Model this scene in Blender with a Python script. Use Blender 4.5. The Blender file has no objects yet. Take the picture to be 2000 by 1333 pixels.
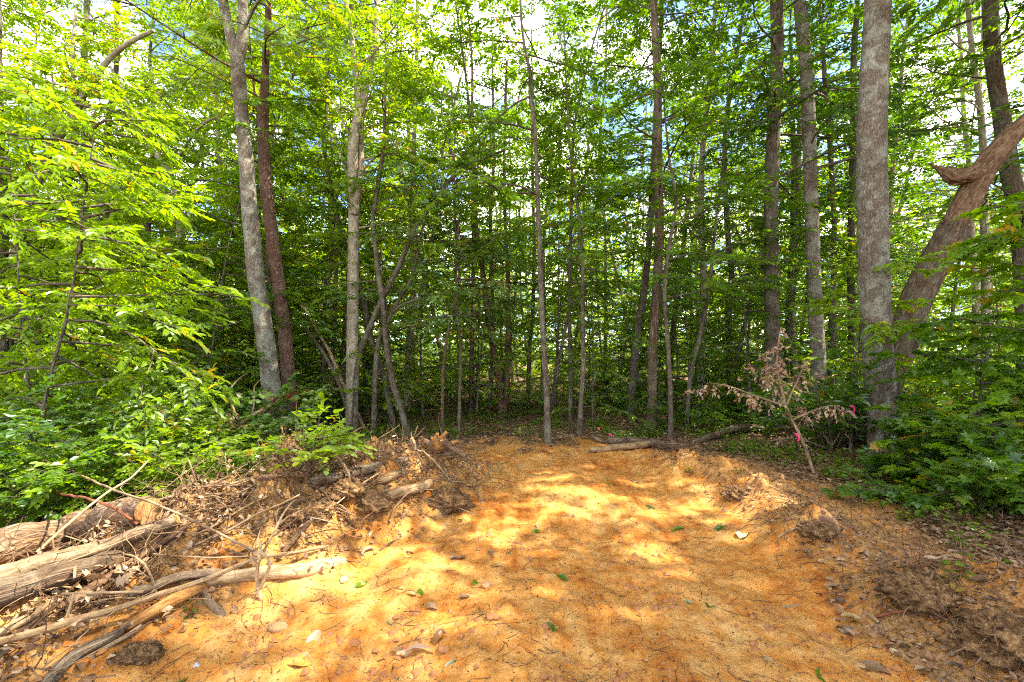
import bpy, math, random
import numpy as np
from mathutils import Vector

# ------------------------------------------------------------------ camera, sky, sun, exposure
sc = bpy.context.scene
COL = sc.collection
CAM_H, FPX, HOR = 1.6, 888.9, 700.0        # eye height; focal length and horizon row of the 2000 px wide photograph
cam = bpy.data.cameras.new('camera')
cam.lens, cam.sensor_width, cam.shift_y = 16.0, 36.0, (HOR - 666.5) / 2000.0
cam.clip_start, cam.clip_end = 0.05, 3000
camo = bpy.data.objects.new('camera', cam)
COL.objects.link(camo)
camo.location = (0, 0, CAM_H)
camo.rotation_euler = (math.pi / 2, 0, 0)
sc.camera = camo

SUN_AZ, SUN_EL = math.radians(86), math.radians(57)      # azimuth clockwise from the view direction (+Y)
sd = bpy.data.lights.new('sun', 'SUN')
sd.energy, sd.angle, sd.color = 4.6, math.radians(0.55), (1.0, 0.93, 0.80)
so = bpy.data.objects.new('sun', sd)
COL.objects.link(so)
sdir = Vector((math.sin(SUN_AZ) * math.cos(SUN_EL), math.cos(SUN_AZ) * math.cos(SUN_EL), math.sin(SUN_EL)))
so.rotation_euler = sdir.to_track_quat('Z', 'Y').to_euler()
so.location = (20, 10, 40)

world = bpy.data.worlds.new('World')
sc.world = world
world.use_nodes = True
wn, wl = world.node_tree.nodes, world.node_tree.links
wn.clear()
w_out = wn.new('ShaderNodeOutputWorld'); w_bg = wn.new('ShaderNodeBackground')
sky = wn.new('ShaderNodeTexSky'); sky.sky_type = 'NISHITA'; sky.sun_disc = False
sky.sun_elevation, sky.sun_rotation = SUN_EL, SUN_AZ
sky.air_density, sky.dust_density, sky.ozone_density = 0.6, 0.2, 3.0
tc = wn.new('ShaderNodeTexCoord'); sep = wn.new('ShaderNodeSeparateXYZ')
mx = wn.new('ShaderNodeMath'); mx.operation = 'MAXIMUM'; mx.inputs[1].default_value = 0.0
ad = wn.new('ShaderNodeMath'); ad.operation = 'ADD'; ad.inputs[1].default_value = 0.25
dv = wn.new('ShaderNodeVectorMath'); dv.operation = 'DIVIDE'
cb = wn.new('ShaderNodeCombineXYZ')
nz = wn.new('ShaderNodeTexNoise'); nz.inputs['Scale'].default_value = 2.1; nz.inputs['Detail'].default_value = 6
rp = wn.new('ShaderNodeValToRGB')
rp.color_ramp.elements[0].position, rp.color_ramp.elements[1].position = 0.48, 0.61
mixc = wn.new('ShaderNodeMix'); mixc.data_type = 'RGBA'
mixc.inputs['B'].default_value = (12, 11.6, 11, 1)
wl.new(tc.outputs['Generated'], sep.inputs[0]); wl.new(sep.outputs['Z'], mx.inputs[0]); wl.new(mx.outputs[0], ad.inputs[0])
for k in range(3): wl.new(ad.outputs[0], cb.inputs[k])
wl.new(tc.outputs['Generated'], dv.inputs[0]); wl.new(cb.outputs[0], dv.inputs[1])
wl.new(dv.outputs[0], nz.inputs['Vector']); wl.new(nz.outputs[0], rp.inputs[0]); wl.new(rp.outputs[0], mixc.inputs['Factor'])
wl.new(sky.outputs[0], mixc.inputs['A']); wl.new(mixc.outputs['Result'], w_bg.inputs['Color'])
w_bg.inputs['Strength'].default_value = 0.15
wl.new(w_bg.outputs[0], w_out.inputs[0])

sc.view_settings.view_transform = 'Standard'
sc.view_settings.look = 'None'
sc.view_settings.gamma = 1.0
sc.view_settings.use_curve_mapping = False
sc.view_settings.exposure = 2.4
sc.render.engine = 'CYCLES'
sc.cycles.max_bounces = 11
sc.cycles.diffuse_bounces = 7
sc.cycles.transmission_bounces = 8
sc.cycles.glossy_bounces = 2
sc.cycles.caustics_reflective = sc.cycles.caustics_refractive = False
sc.cycles.sample_clamp_indirect = 6
sc.cycles.use_denoising = False
sc.cycles.filter_width = 1.1

# ------------------------------------------------------------------ numeric helpers
R = np.random.default_rng(7)
random.seed(7)


def _h(ix, iy, seed):
    n = (ix.astype(np.int64) * 374761393 + iy.astype(np.int64) * 668265263 + seed * 974634421) & 0xffffffff
    n = ((n ^ (n >> 13)) * 1274126177) & 0xffffffff
    n = (n ^ (n >> 16)) & 0xffffffff
    return n / 4294967296.0 * 2 * math.pi


def gn(x, y, seed=0):
    x = np.asarray(x, float); y = np.asarray(y, float)
    ix, iy = np.floor(x), np.floor(y)
    fx, fy = x - ix, y - iy
    u, v = fx * fx * fx * (fx * (fx * 6 - 15) + 10), fy * fy * fy * (fy * (fy * 6 - 15) + 10)
    def g(a, b):
        t = _h(ix + a, iy + b, seed)
        return np.cos(t) * (fx - a) + np.sin(t) * (fy - b)
    return ((g(0, 0) * (1 - u) + g(1, 0) * u) * (1 - v) + (g(0, 1) * (1 - u) + g(1, 1) * u) * v) * 1.4


def fbm(x, y, o=4, seed=0, gain=0.5):
    s, a = 0, 1.0
    for k in range(o):
        s = s + a * gn(x * 2 ** k, y * 2 ** k, seed + k); a *= gain
    return s


def sstep(a, b, x):
    t = np.clip((x - a) / (b - a), 0, 1)
    return t * t * (3 - 2 * t)


def polydist(x, y, pts):
    """distance to a polyline and the interpolated third value of its points"""
    best = np.full(np.shape(x), 1e9); val = np.zeros(np.shape(x))
    for (ax, ay, av), (bx, by, bv) in zip(pts[:-1], pts[1:]):
        dx, dy = bx - ax, by - ay
        t = np.clip(((x - ax) * dx + (y - ay) * dy) / (dx * dx + dy * dy), 0, 1)
        d = np.hypot(x - ax - t * dx, y - ay - t * dy)
        m = d < best
        best = np.where(m, d, best); val = np.where(m, av + (bv - av) * t, val)
    return best, val


BERM = [(-0.80, 6.6, .10), (-1.1, 5.6, .40), (-1.75, 4.7, .56), (-2.15, 3.9, .54), (-2.55, 3.3, .34), (-3.0, 2.7, .20), (-3.3, 2.0, .16)]
BANK = [(2.0, 7.6, .08), (2.9, 6.2, .16), (3.0, 4.9, .16), (2.65, 4.0, .14), (2.75, 3.3, .12), (2.75, 2.75, .22), (3.0, 2.3, .26), (3.0, 1.4, .2)]
EDGE_L = [(-3.0, 0.5), (-2.55, 2.1), (-2.1, 2.85), (-1.45, 3.6), (-0.85, 4.8), (-0.62, 5.7), (-0.72, 6.6), (-1.0, 8.4)]
EDGE_R = [(1.9, 0.5), (2.0, 2.2), (2.3, 3.5), (2.55, 4.6), (2.75, 5.8), (2.55, 7.2), (2.2, 8.4)]


def half_edges(y):
    l = np.interp(y, [p[1] for p in EDGE_L], [p[0] for p in EDGE_L])
    r = np.interp(y, [p[1] for p in EDGE_R], [p[0] for p in EDGE_R])
    return l, r


def zones(x, y):
    """track weight, loose brown soil weight"""
    x = np.asarray(x, float); y = np.asarray(y, float)
    l, r = half_edges(y)
    w = fbm(x * 1.7, y * 1.7, 4, 40) * 0.30
    tr = sstep(-.14, .14, x - l + w) * sstep(-.14, .14, r - x + w) * sstep(9.2, 8.1, y + w * 3)
    db, _ = polydist(x, y, BERM); dk, _ = polydist(x, y, BANK)
    so_ = np.maximum(sstep(1.15, .75, db + w), sstep(1.25, .7, dk + w)) * (1 - tr)
    return tr, so_


def H(x, y, fine=True):
    x = np.asarray(x, float); y = np.asarray(y, float)
    z = -0.012 * np.maximum(y - 14, 0) - 0.03 * np.maximum(-x - 5, 0) + 0.01 * np.maximum(x - 6, 0)
    z = np.maximum(z, -6.0)
    far = sstep(12, 30, y)
    z = z + fbm(x * .35, y * .35, 3, 3) * (0.10 + .25 * far)
    db, hb = polydist(x, y, BERM); dk, hk = polydist(x, y, BANK)
    rough = fbm(x * 2.6, y * 2.6, 4, 11, .6)
    mb = np.exp(-(db / .52) ** 2); mk = np.exp(-(dk / .42) ** 2)
    z = z + hb * mb * (1 + .65 * rough) + hk * mk * (1 + .4 * rough)
    # clod heaps in the right-hand bank
    for hx, hy, hh, s in ((2.62, 2.75, .12, .28), (3.0, 2.38, .14, .3), (2.62, 4.05, .13, .26), (2.95, 5.3, .1, .3), (2.35, 6.6, .10, .3)):
        z = z + hh * np.exp(-((x - hx) ** 2 + (y - hy) ** 2) / s ** 2) * (1 + .35 * rough)
    l, r = half_edges(y)
    tr = sstep(-.1, .25, x - l) * sstep(-.1, .25, r - x) * sstep(9.2, 8.0, y)
    z = z - .05 * tr
    # wheel hollows in the track and crumbled surface
    z = z + tr * (.014 * fbm(x * 4.2 + .5 * y, y * .5, 3, 55) + .035 * gn(x * 1.5 + .3 * y, y * .8, 5) + .022 * fbm(x * 3.2, y * 2.6, 3, 8))
    if fine:
        z = z + (.009 + .012 * (mb + mk)) * fbm(x * 11, y * 11, 3, 21, .6)
        cx = (l + r) / 2
        for sx in (-.78, .72):
            rut = np.exp(-((x - cx - sx - .08 * gn(y * .7, y * 0 + sx, 31)) / .17) ** 4)
            z = z - tr * rut * (.022 + .006 * np.sin(y * 42) * sstep(.0, .5, gn(x * 1.2, y * .9, 33)))
        pit = gn(x * 5.5, y * 5.5, 77)
        z = z - tr * .018 * sstep(.42, .75, pit)
        z = z + tr * .012 * sstep(.35, .7, gn(x * 7.5 + 3, y * 7.5, 78))
    return z


def hz(x, y):
    return float(H(np.array([x]), np.array([y]))[0])


def Wd(px, py, d):
    """a point of the photograph at depth d, in metres"""
    return np.array(((px - 1000) / FPX * d, d, CAM_H + (HOR - py) / FPX * d))


_DS = np.concatenate((np.arange(1.3, 7, .02), np.arange(7, 22, .08)))


def G(px, py, dz=0.0):
    """where the sight line through a point of the photograph meets the ground (raised by dz)"""
    x = (px - 1000) / FPX * _DS; z = CAM_H + (HOR - py) / FPX * _DS
    hit = np.nonzero(z <= H(x, _DS) + dz)[0]
    k = hit[0] if len(hit) else len(_DS) - 1
    return np.array((x[k], _DS[k], z[k]))


def smooth(pts, step=.15):
    """Catmull-Rom through the points (any width), resampled"""
    P = np.asarray(pts, float)
    if len(P) < 3: 
        n = max(2, int(np.linalg.norm((P[-1] - P[0])[:3]) / step) + 1)
        t = np.linspace(0, 1, n)[:, None]
        return P[0] * (1 - t) + P[-1] * t
    E = np.vstack((2 * P[0] - P[1], P, 2 * P[-1] - P[-2]))
    out = []
    for i in range(1, len(E) - 2):
        a, b, c, d = E[i - 1], E[i], E[i + 1], E[i + 2]
        n = max(1, int(np.linalg.norm((c - b)[:3]) / step))
        t = (np.arange(n) / n)[:, None]
        out.append(.5 * (2 * b + (c - a) * t + (2 * a - 5 * b + 4 * c - d) * t ** 2 + (3 * b - a - 3 * c + d) * t ** 3))
    out.append(P[-1:])
    return np.vstack(out)


def unit(v):
    return v / np.maximum(np.linalg.norm(v, axis=-1, keepdims=True), 1e-9)


# ------------------------------------------------------------------ mesh builder
class MB:
    def __init__(s):
        s.V, s.R, s.F, s.n = [], [], {3: [], 4: []}, 0

    def add(s, V, faces, rest=None, tint=.5, mat=0, smooth_=True):
        """faces: list of int arrays (m,3) or (m,4)"""
        V = np.asarray(V, float)
        s.V.append(V); s.R.append(V if rest is None else rest)
        for f in faces:
            f = np.asarray(f, np.int64)
            if not len(f): continue
            t = np.full(len(f), tint) if np.isscalar(tint) else tint
            s.F[f.shape[1]].append((f + s.n, t, np.full(len(f), mat), np.full(len(f), smooth_)))
        s.n += len(V)

    def tube(s, pts, rads, sides=6, rough=0.0, seed=0, cap=True, mat=0, flare=0, freq=3.0, tint=.5):
        P = np.asarray(pts, float)[:, :3]; rads = np.asarray(rads, float)
        n = len(P)
        T = unit(np.gradient(P, axis=0))
        up = np.array((1., 0, 0)) if abs(T[0][2]) > .6 else np.array((0, 0, 1.))
        U = np.zeros((n, 3)); a = unit(np.cross(T[0], up)); U[0] = a
        for i in range(1, n):
            a = a - T[i] * a.dot(T[i]); a = a / max(np.linalg.norm(a), 1e-9); U[i] = a
        B = np.cross(T, U)
        L = np.concatenate(([0], np.cumsum(np.linalg.norm(np.diff(P, axis=0), axis=1))))
        th = np.linspace(0, 2 * math.pi, sides, endpoint=False)
        c, sn = np.cos(th), np.sin(th)
        rr = np.repeat(rads[:, None], sides, 1)
        if rough:
            q = th[None, :] / (2 * math.pi) * sides
            k = max(3, round(freq))
            big = gn(c[None] * 1.6 + seed * 3.1 + L[:, None] * .9, sn[None] * 1.6 + L[:, None] * 1.3, seed)
            fin = gn(c[None] * k + seed, sn[None] * k + L[:, None] * 5.0, seed + 5)
            rr = rr * (1 + rough * (big + .7 * fin))
        if flare:
            rr = rr * (1 + flare * np.exp(-L[:, None] / .28) * (1 + .5 * np.sin(th * 5 + seed)[None]))
        V = P[:, None] + U[:, None] * (rr * c)[..., None] + B[:, None] * (rr * sn)[..., None]
        rest = np.stack((rr * c, rr * sn, np.repeat(L[:, None], sides, 1) + seed * 1.7), -1)
        i = np.arange(n - 1)[:, None] * sides; j = np.arange(sides)[None]; j2 = (j + 1) % sides
        Q = np.stack((i + j, i + j2, i + sides + j2, i + sides + j), -1).reshape(-1, 4)
        s.add(V.reshape(-1, 3), [Q], rest.reshape(-1, 3), tint, mat)
        if cap:
            for e, ring in ((0, V[0]), (n - 1, V[-1])):
                if rads[e] < .012: continue
                jj = np.arange(sides)
                F = np.stack((jj, (jj + 1) % sides, np.full(sides, sides)), -1)
                if e == 0: F = F[:, ::-1]
                s.add(np.vstack((ring, ring.mean(0))), [F], None, tint, mat, False)
        return s

    def leaves(s, P, D, N, L, W, tm, tint, mat=0):
        V, F = tm
        D = unit(D); S = unit(np.cross(N, D)); N = np.cross(D, S)
        out = (P[:, None] + D[:, None] * (V[None, :, 0:1] * L[:, None, None]) + S[:, None] * (V[None, :, 1:2] * W[:, None, None])
               + N[:, None] * (V[None, :, 2:3] * L[:, None, None]))
        m = len(V); n = len(P)
        for k, f in enumerate(F):
            pass
        faces = [(np.arange(n)[:, None, None] * m + f[None]).reshape(-1, f.shape[1]) for f in F]
        s.V.append(out.reshape(-1, 3)); s.R.append(out.reshape(-1, 3))
        for f, fs in zip(F, faces):
            s.F[f.shape[1]].append((fs + s.n, np.repeat(tint, len(f)), np.full(len(fs), mat), np.zeros(len(fs), bool)))
        s.n += n * m

    def mesh(s, name, mats):
        me = bpy.data.meshes.new(name)
        V = np.vstack(s.V); Rr = np.vstack(s.R)
        fs, tint, mi, sm, size = [], [], [], [], []
        for k in (3, 4):
            for f, t, m, q in s.F[k]:
                fs.append(f.ravel()); tint.append(t); mi.append(m); sm.append(q); size.append(np.full(len(f), k))
        fs = np.concatenate(fs); size = np.concatenate(size)
        me.vertices.add(len(V)); me.vertices.foreach_set('co', V.ravel().astype(np.float32))
        me.loops.add(len(fs)); me.loops.foreach_set('vertex_index', fs.astype(np.int32))
        me.polygons.add(len(size))
        me.polygons.foreach_set('loop_start', np.concatenate(([0], np.cumsum(size)[:-1])).astype(np.int32))
        me.polygons.foreach_set('material_index', np.concatenate(mi).astype(np.int32))
        me.polygons.foreach_set('use_smooth', np.concatenate(sm))
        me.attributes.new('tint', 'FLOAT', 'FACE').data.foreach_set('value', np.concatenate(tint).astype(np.float32))
        me.attributes.new('rest', 'FLOAT_VECTOR', 'POINT').data.foreach_set('vector', Rr.ravel().astype(np.float32))
        for m in (mats if isinstance(mats, (list, tuple)) else [mats]): me.materials.append(m)
        me.update(calc_edges=True)
        return me

    def build(s, name, mats, parent=None, loc=None):
        if loc is not None:
            s.V = [v - np.asarray(loc) for v in s.V]
        o = bpy.data.objects.new(name, s.mesh(name, mats))
        COL.objects.link(o)
        if loc is not None and parent is None: o.location = loc
        if parent is not None: o.parent = parent
        return o


def tag(o, label=None, cat=None, group=None, kind=None):
    for k, v in (('label', label), ('category', cat), ('group', group), ('kind', kind)):
        if v: o[k] = v
    return o


def thing(name, label, cat, loc=(0, 0, 0), group=None):
    o = bpy.data.objects.new(name, None)
    COL.objects.link(o)
    o.empty_display_size = .2
    o.location = [float(c) for c in loc]
    return tag(o, label, cat, group)


def dup(root, loc, rz=0., s=1., label=None, group=None):
    r = root.copy(); COL.objects.link(r)
    r.location = loc; r.rotation_euler = (0, 0, rz); r.scale = (s, s, s)
    if label: r['label'] = label
    if group: r['group'] = group
    for ch in list(root.children):
        c = ch.copy(); COL.objects.link(c); c.parent = r
        for g in list(ch.children):
            d = g.copy(); COL.objects.link(d); d.parent = c
    return r


A = np.array
LEAF6 = (A([(0, 0, 0), (.33, -.5, .10), (.72, -.34, .02), (1, 0, -.16), (.72, .34, .02), (.33, .5, .10)]), [A([[0, 1, 2, 3], [0, 3, 4, 5]])])
LEAF4 = (A([(0, 0, 0), (.42, -.5, .07), (1, 0, -.12), (.42, .5, .07)]), [A([[0, 1, 2], [0, 2, 3]])])
ROUND = (A([(0, 0, 0), (.22, -.45, .05), (.62, -.48, .03), (1, 0, -.1), (.62, .48, .03), (.22, .45, .05)]), [A([[0, 1, 2, 3], [0, 3, 4, 5]])])
_mp = [(0, 0, 0), (.06, -.26, .0), (.22, -.60, -.05), (.36, -.30, .03), (.62, -.62, -.06), (.66, -.24, .02), (1, 0, -.10),
       (.66, .24, .02), (.62, .62, -.06), (.36, .30, .03), (.22, .60, -.05), (.06, .26, 0), (.4, 0, .05)]
MAPLE = (A(_mp), [A([[12, k, (k + 1) % 12] for k in range(12)])])
NEEDLE = (A([(0, 0, 0), (.3, -.5, 0), (1, 0, -.1), (.3, .5, 0)]), [A([[0, 1, 2], [0, 2, 3]])])


# ------------------------------------------------------------------ materials
def nodes(name):
    m = bpy.data.materials.new(name); m.use_nodes = True
    nt = m.node_tree; nt.nodes.clear()
    out = nt.nodes.new('ShaderNodeOutputMaterial')
    return m, nt, out


def ramp(nt, fac, stops):
    r = nt.nodes.new('ShaderNodeValToRGB')
    e = r.color_ramp.elements
    while len(e) < len(stops): e.new(.5)
    for k, (p, c) in enumerate(stops): e[k].position = p; e[k].color = (*c, 1)
    if fac is not None: nt.links.new(fac, r.inputs[0])
    return r.outputs[0]


def noise(nt, vec, scale, detail=4, rough=.55, dist=0):
    n = nt.nodes.new('ShaderNodeTexNoise')
    n.inputs['Scale'].default_value = scale; n.inputs['Detail'].default_value = detail
    n.inputs['Roughness'].default_value = rough; n.inputs['Distortion'].default_value = dist
    nt.links.new(vec, n.inputs['Vector'])
    return n.outputs[0]


def mixcol(nt, fac, a, b, mode='MIX'):
    m = nt.nodes.new('ShaderNodeMix'); m.data_type = 'RGBA'; m.blend_type = mode
    for s_, v in (('Factor', fac), ('A', a), ('B', b)):
        if isinstance(v, (int, float)): m.inputs[s_].default_value = v
        elif isinstance(v, tuple): m.inputs[s_].default_value = (*v, 1)
        else: nt.links.new(v, m.inputs[s_])
    return m.outputs['Result']


def math_(nt, op, a, b=0.0):
    m = nt.nodes.new('ShaderNodeMath'); m.operation = op
    for k, v in enumerate((a, b)):
        if isinstance(v, (int, float)): m.inputs[k].default_value = v
        else: nt.links.new(v, m.inputs[k])
    return m.outputs[0]


def attr(nt, name, vec=False):
    a = nt.nodes.new('ShaderNodeAttribute'); a.attribute_name = name
    return a.outputs['Vector'] if vec else a.outputs['Fac']


def bump(nt, h, dist, strength=1.0):
    b = nt.nodes.new('ShaderNodeBump'); b.inputs['Distance'].default_value = dist; b.inputs['Strength'].default_value = strength
    nt.links.new(h, b.inputs['Height'])
    return b.outputs[0]


def mapping(nt, vec, sc_):
    m = nt.nodes.new('ShaderNodeMapping'); m.inputs['Scale'].default_value = sc_
    nt.links.new(vec, m.inputs['Vector'])
    return m.outputs[0]


def leaf_mat(name, c0, c1, c2, trans=.5, tsat=(1.9, 1.9, .6), gloss=.028):
    m, nt, out = nodes(name)
    t = attr(nt, 'tint')
    oi = nt.nodes.new('ShaderNodeObjectInfo')
    f = math_(nt, 'ADD', t, math_(nt, 'MULTIPLY', math_(nt, 'SUBTRACT', oi.outputs['Random'], .5), .35))
    col = ramp(nt, f, [(0, c0), (.5, c1), (.93, c2), (.999, tuple(min(1, a * b) for a, b in zip(c2, (1.9, .75, 1.)))) ])
    if c1[0] > c1[1]: col = ramp(nt, f, [(0, c0), (.5, c1), (1, c2)])
    d = nt.nodes.new('ShaderNodeBsdfDiffuse'); nt.links.new(col, d.inputs['Color'])
    tr = nt.nodes.new('ShaderNodeBsdfTranslucent')
    nt.links.new(mixcol(nt, 1.0, col, tsat, 'MULTIPLY'), tr.inputs['Color'])
    mx_ = nt.nodes.new('ShaderNodeMixShader'); mx_.inputs[0].default_value = trans
    nt.links.new(d.outputs[0], mx_.inputs[1]); nt.links.new(tr.outputs[0], mx_.inputs[2])
    g = nt.nodes.new('ShaderNodeBsdfGlossy'); g.inputs['Roughness'].default_value = .42; g.inputs['Color'].default_value = (.9, .95, 1, 1)
    m2 = nt.nodes.new('ShaderNodeMixShader'); m2.inputs[0].default_value = gloss
    nt.links.new(mx_.outputs[0], m2.inputs[1]); nt.links.new(g.outputs[0], m2.inputs[2])
    nt.links.new(m2.outputs[0], out.inputs[0])
    return m


def bark_mat(name, dark, mid, light, lichen=(.36, .38, .30), lichen_amt=.35, ridge=26., zs=.22, depth=.02, plate=.38):
    m, nt, out = nodes(name)
    v = attr(nt, 'rest', True)
    vs = mapping(nt, v, (1, 1, zs))
    vo = nt.nodes.new('ShaderNodeTexVoronoi'); vo.feature = 'DISTANCE_TO_EDGE'; vo.inputs['Scale'].default_value = ridge
    dist = nt.nodes.new('ShaderNodeVectorMath'); dist.operation = 'ADD'
    nn = nt.nodes.new('ShaderNodeTexNoise'); nn.inputs['Scale'].default_value = 9; nn.inputs['Detail'].default_value = 3
    nt.links.new(vs, nn.inputs['Vector'])
    sc2 = nt.nodes.new('ShaderNodeVectorMath'); sc2.operation = 'SCALE'; sc2.inputs['Scale'].default_value = .17
    nt.links.new(nn.outputs['Color'], sc2.inputs[0]); nt.links.new(vs, dist.inputs[0]); nt.links.new(sc2.outputs[0], dist.inputs[1])
    nt.links.new(dist.outputs[0], vo.inputs['Vector'])
    crack = math_(nt, 'MINIMUM', math_(nt, 'MULTIPLY', vo.outputs['Distance'], 2.6), 1.0)
    rn = noise(nt, mapping(nt, v, (1, 1, zs * .6)), ridge * .8, 6, .62, 1.2)
    ridge_ = math_(nt, 'MINIMUM', math_(nt, 'MULTIPLY', math_(nt, 'ABSOLUTE', math_(nt, 'SUBTRACT', rn, .5)), 8.0), 1.0)
    grain = noise(nt, mapping(nt, v, (1, 1, .35)), 60, 5, .7)
    h = math_(nt, 'ADD', math_(nt, 'ADD', math_(nt, 'MULTIPLY', crack, plate), math_(nt, 'MULTIPLY', ridge_, .93 - plate)), math_(nt, 'MULTIPLY', grain, .6))
    col = ramp(nt, math_(nt, 'MULTIPLY', h, .66), [(.12, dark), (.5, mid), (.92, light)])
    li = ramp(nt, noise(nt, v, 4.5, 6, .68, .6), [(.47, (0, 0, 0)), (.60, (1, 1, 1))])
    col = mixcol(nt, math_(nt, 'MULTIPLY', li, lichen_amt), col, lichen)
    big = noise(nt, v, 1.3, 3)
    col = mixcol(nt, .5, col, ramp(nt, big, [(.3, (.55, .52, .5)), (.7, (1.35, 1.33, 1.3))]), 'MULTIPLY')
    b = nt.nodes.new('ShaderNodeBsdfPrincipled')
    b.inputs['Roughness'].default_value = .9
    b.inputs['Specular IOR Level'].default_value = .15
    nt.links.new(col, b.inputs['Base Color']); nt.links.new(bump(nt, h, depth, .9), b.inputs['Normal'])
    nt.links.new(b.outputs[0], out.inputs[0])
    return m


def wood_mat(name, dark, light, zs=.05, sc_=70., depth=.006, rough=.85):
    m, nt, out = nodes(name)
    v = attr(nt, 'rest', True)
    g = noise(nt, mapping(nt, v, (1, 1, max(zs, .09))), sc_, 6, .7, .8)
    p = noise(nt, v, 7, 6, .7, .4)
    q = noise(nt, mapping(nt, v, (1, 1, .6)), 26, 5, .7)
    f = math_(nt, 'ADD', math_(nt, 'MULTIPLY', g, .45), math_(nt, 'ADD', math_(nt, 'MULTIPLY', p, .35), math_(nt, 'MULTIPLY', q, .25)))
    dk = tuple(k * .45 for k in dark)
    col = ramp(nt, f, [(.38, dk), (.47, dark), (.56, tuple((x + y) / 2 for x, y in zip(dark, light))), (.66, light)])
    # bark left on in patches
    col = mixcol(nt, math_(nt, 'MULTIPLY', ramp(nt, noise(nt, mapping(nt, v, (1, 1, .3)), 11, 5, .65, .5), [(.55, (0, 0, 0)), (.60, (1, 1, 1))]), .55), col, tuple(k * .6 for k in dark))
    b = nt.nodes.new('ShaderNodeBsdfPrincipled'); b.inputs['Roughness'].default_value = rough
    b.inputs['Specular IOR Level'].default_value = .12
    nt.links.new(col, b.inputs['Base Color']); nt.links.new(bump(nt, math_(nt, 'ADD', g, q), depth), b.inputs['Normal'])
    nt.links.new(b.outputs[0], out.inputs[0])
    return m


def plain_mat(name, c, rough=.6, trans=0):
    m, nt, out = nodes(name)
    b = nt.nodes.new('ShaderNodeBsdfPrincipled')
    tcn = nt.nodes.new('ShaderNodeTexCoord')
    col = mixcol(nt, noise(nt, tcn.outputs['Object'], 30), tuple(k * .75 for k in c), c)
    nt.links.new(col, b.inputs['Base Color']); b.inputs['Roughness'].default_value = rough
    nt.links.new(b.outputs[0], out.inputs[0])
    return m


def ground_mat():
    m, nt, out = nodes('earth')
    geo = nt.nodes.new('ShaderNodeNewGeometry'); v = geo.outputs['Position']
    tr, so_ = attr(nt, 'track'), attr(nt, 'soil')
    n1 = noise(nt, v, 1.1, 5, .6, .3); n2 = noise(nt, v, 9, 5, .65); n3 = noise(nt, v, 55, 4, .7); n4 = noise(nt, v, 190, 2, .7)
    # orange clay: pale sandy crust over darker red clay, gritty
    st = noise(nt, mapping(nt, v, (3.2, .55, 1)), 2.6, 4, .6, .2)
    f = math_(nt, 'ADD', math_(nt, 'MULTIPLY', n1, .36), math_(nt, 'ADD', math_(nt, 'MULTIPLY', n2, .36), math_(nt, 'MULTIPLY', st, .28)))
    clay = ramp(nt, f, [(.37, (.25, .064, .008)), (.44, (.38, .132, .022)), (.50, (.44, .192, .042)), (.60, (.52, .285, .092))])
    grit = ramp(nt, math_(nt, 'ADD', math_(nt, 'MULTIPLY', n3, .6), math_(nt, 'MULTIPLY', n4, .4)), [(.34, (.45, .38, .32)), (.43, (.88, .86, .84)), (.60, (1.05, 1.06, 1.06)), (.72, (1.25, 1.3, 1.35))])
    clay = mixcol(nt, 1.0, clay, grit, 'MULTIPLY')
    # sparse dark specks in drifts: crushed leaf and root
    sp = ramp(nt, noise(nt, v, 75, 3, .6), [(.60, (0, 0, 0)), (.66, (1, 1, 1))])
    dr = ramp(nt, noise(nt, v, 2.3, 4, .6), [(.45, (.05, .05, .05)), (.62, (.9, .9, .9))])
    clay = mixcol(nt, math_(nt, 'MULTIPLY', sp, dr), clay, (.11, .05, .018))
    # loose brown topsoil
    s2 = math_(nt, 'ADD', math_(nt, 'MULTIPLY', n2, .6), math_(nt, 'MULTIPLY', n3, .4))
    soil = ramp(nt, s2, [(.36, (.055, .025, .008)), (.46, (.18, .092, .032)), (.56, (.32, .175, .062)), (.68, (.46, .275, .105))])
    soil = mixcol(nt, 1.0, soil, grit, 'MULTIPLY')
    # leaf litter: small cells of brown and tan
    vo = nt.nodes.new('ShaderNodeTexVoronoi'); vo.inputs['Scale'].default_value = 17
    nt.links.new(v, vo.inputs['Vector'])
    sepc = nt.nodes.new('ShaderNodeSeparateColor'); nt.links.new(vo.outputs['Color'], sepc.inputs[0])
    lit = ramp(nt, sepc.outputs[0], [(0, (.035, .02, .010)), (.45, (.11, .058, .026)), (.8, (.21, .125, .06)), (1, (.33, .22, .12))])
    lit = mixcol(nt, 1.0, lit, ramp(nt, n2, [(.35, (.5, .5, .5)), (.65, (1.15, 1.15, 1.1))]), 'MULTIPLY')
    base = mixcol(nt, so_, lit, mixcol(nt, math_(nt, 'MAXIMUM', ramp(nt, n1, [(.46, (0, 0, 0)), (.64, (.5, .5, .5))]), attr(nt, 'sand')), soil, clay))
    col = mixcol(nt, tr, base, clay)
    hgt = math_(nt, 'ADD', math_(nt, 'MULTIPLY', n2, .6), math_(nt, 'ADD', math_(nt, 'MULTIPLY', n3, .22), math_(nt, 'MULTIPLY', n4, .03)))
    b = nt.nodes.new('ShaderNodeBsdfPrincipled'); b.inputs['Roughness'].default_value = .95
    b.inputs['Specular IOR Level'].default_value = .1
    nt.links.new(col, b.inputs['Base Color']); nt.links.new(bump(nt, hgt, .05, 1.0), b.inputs['Normal'])
    nt.links.new(b.outputs[0], out.inputs[0])
    return m


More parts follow.
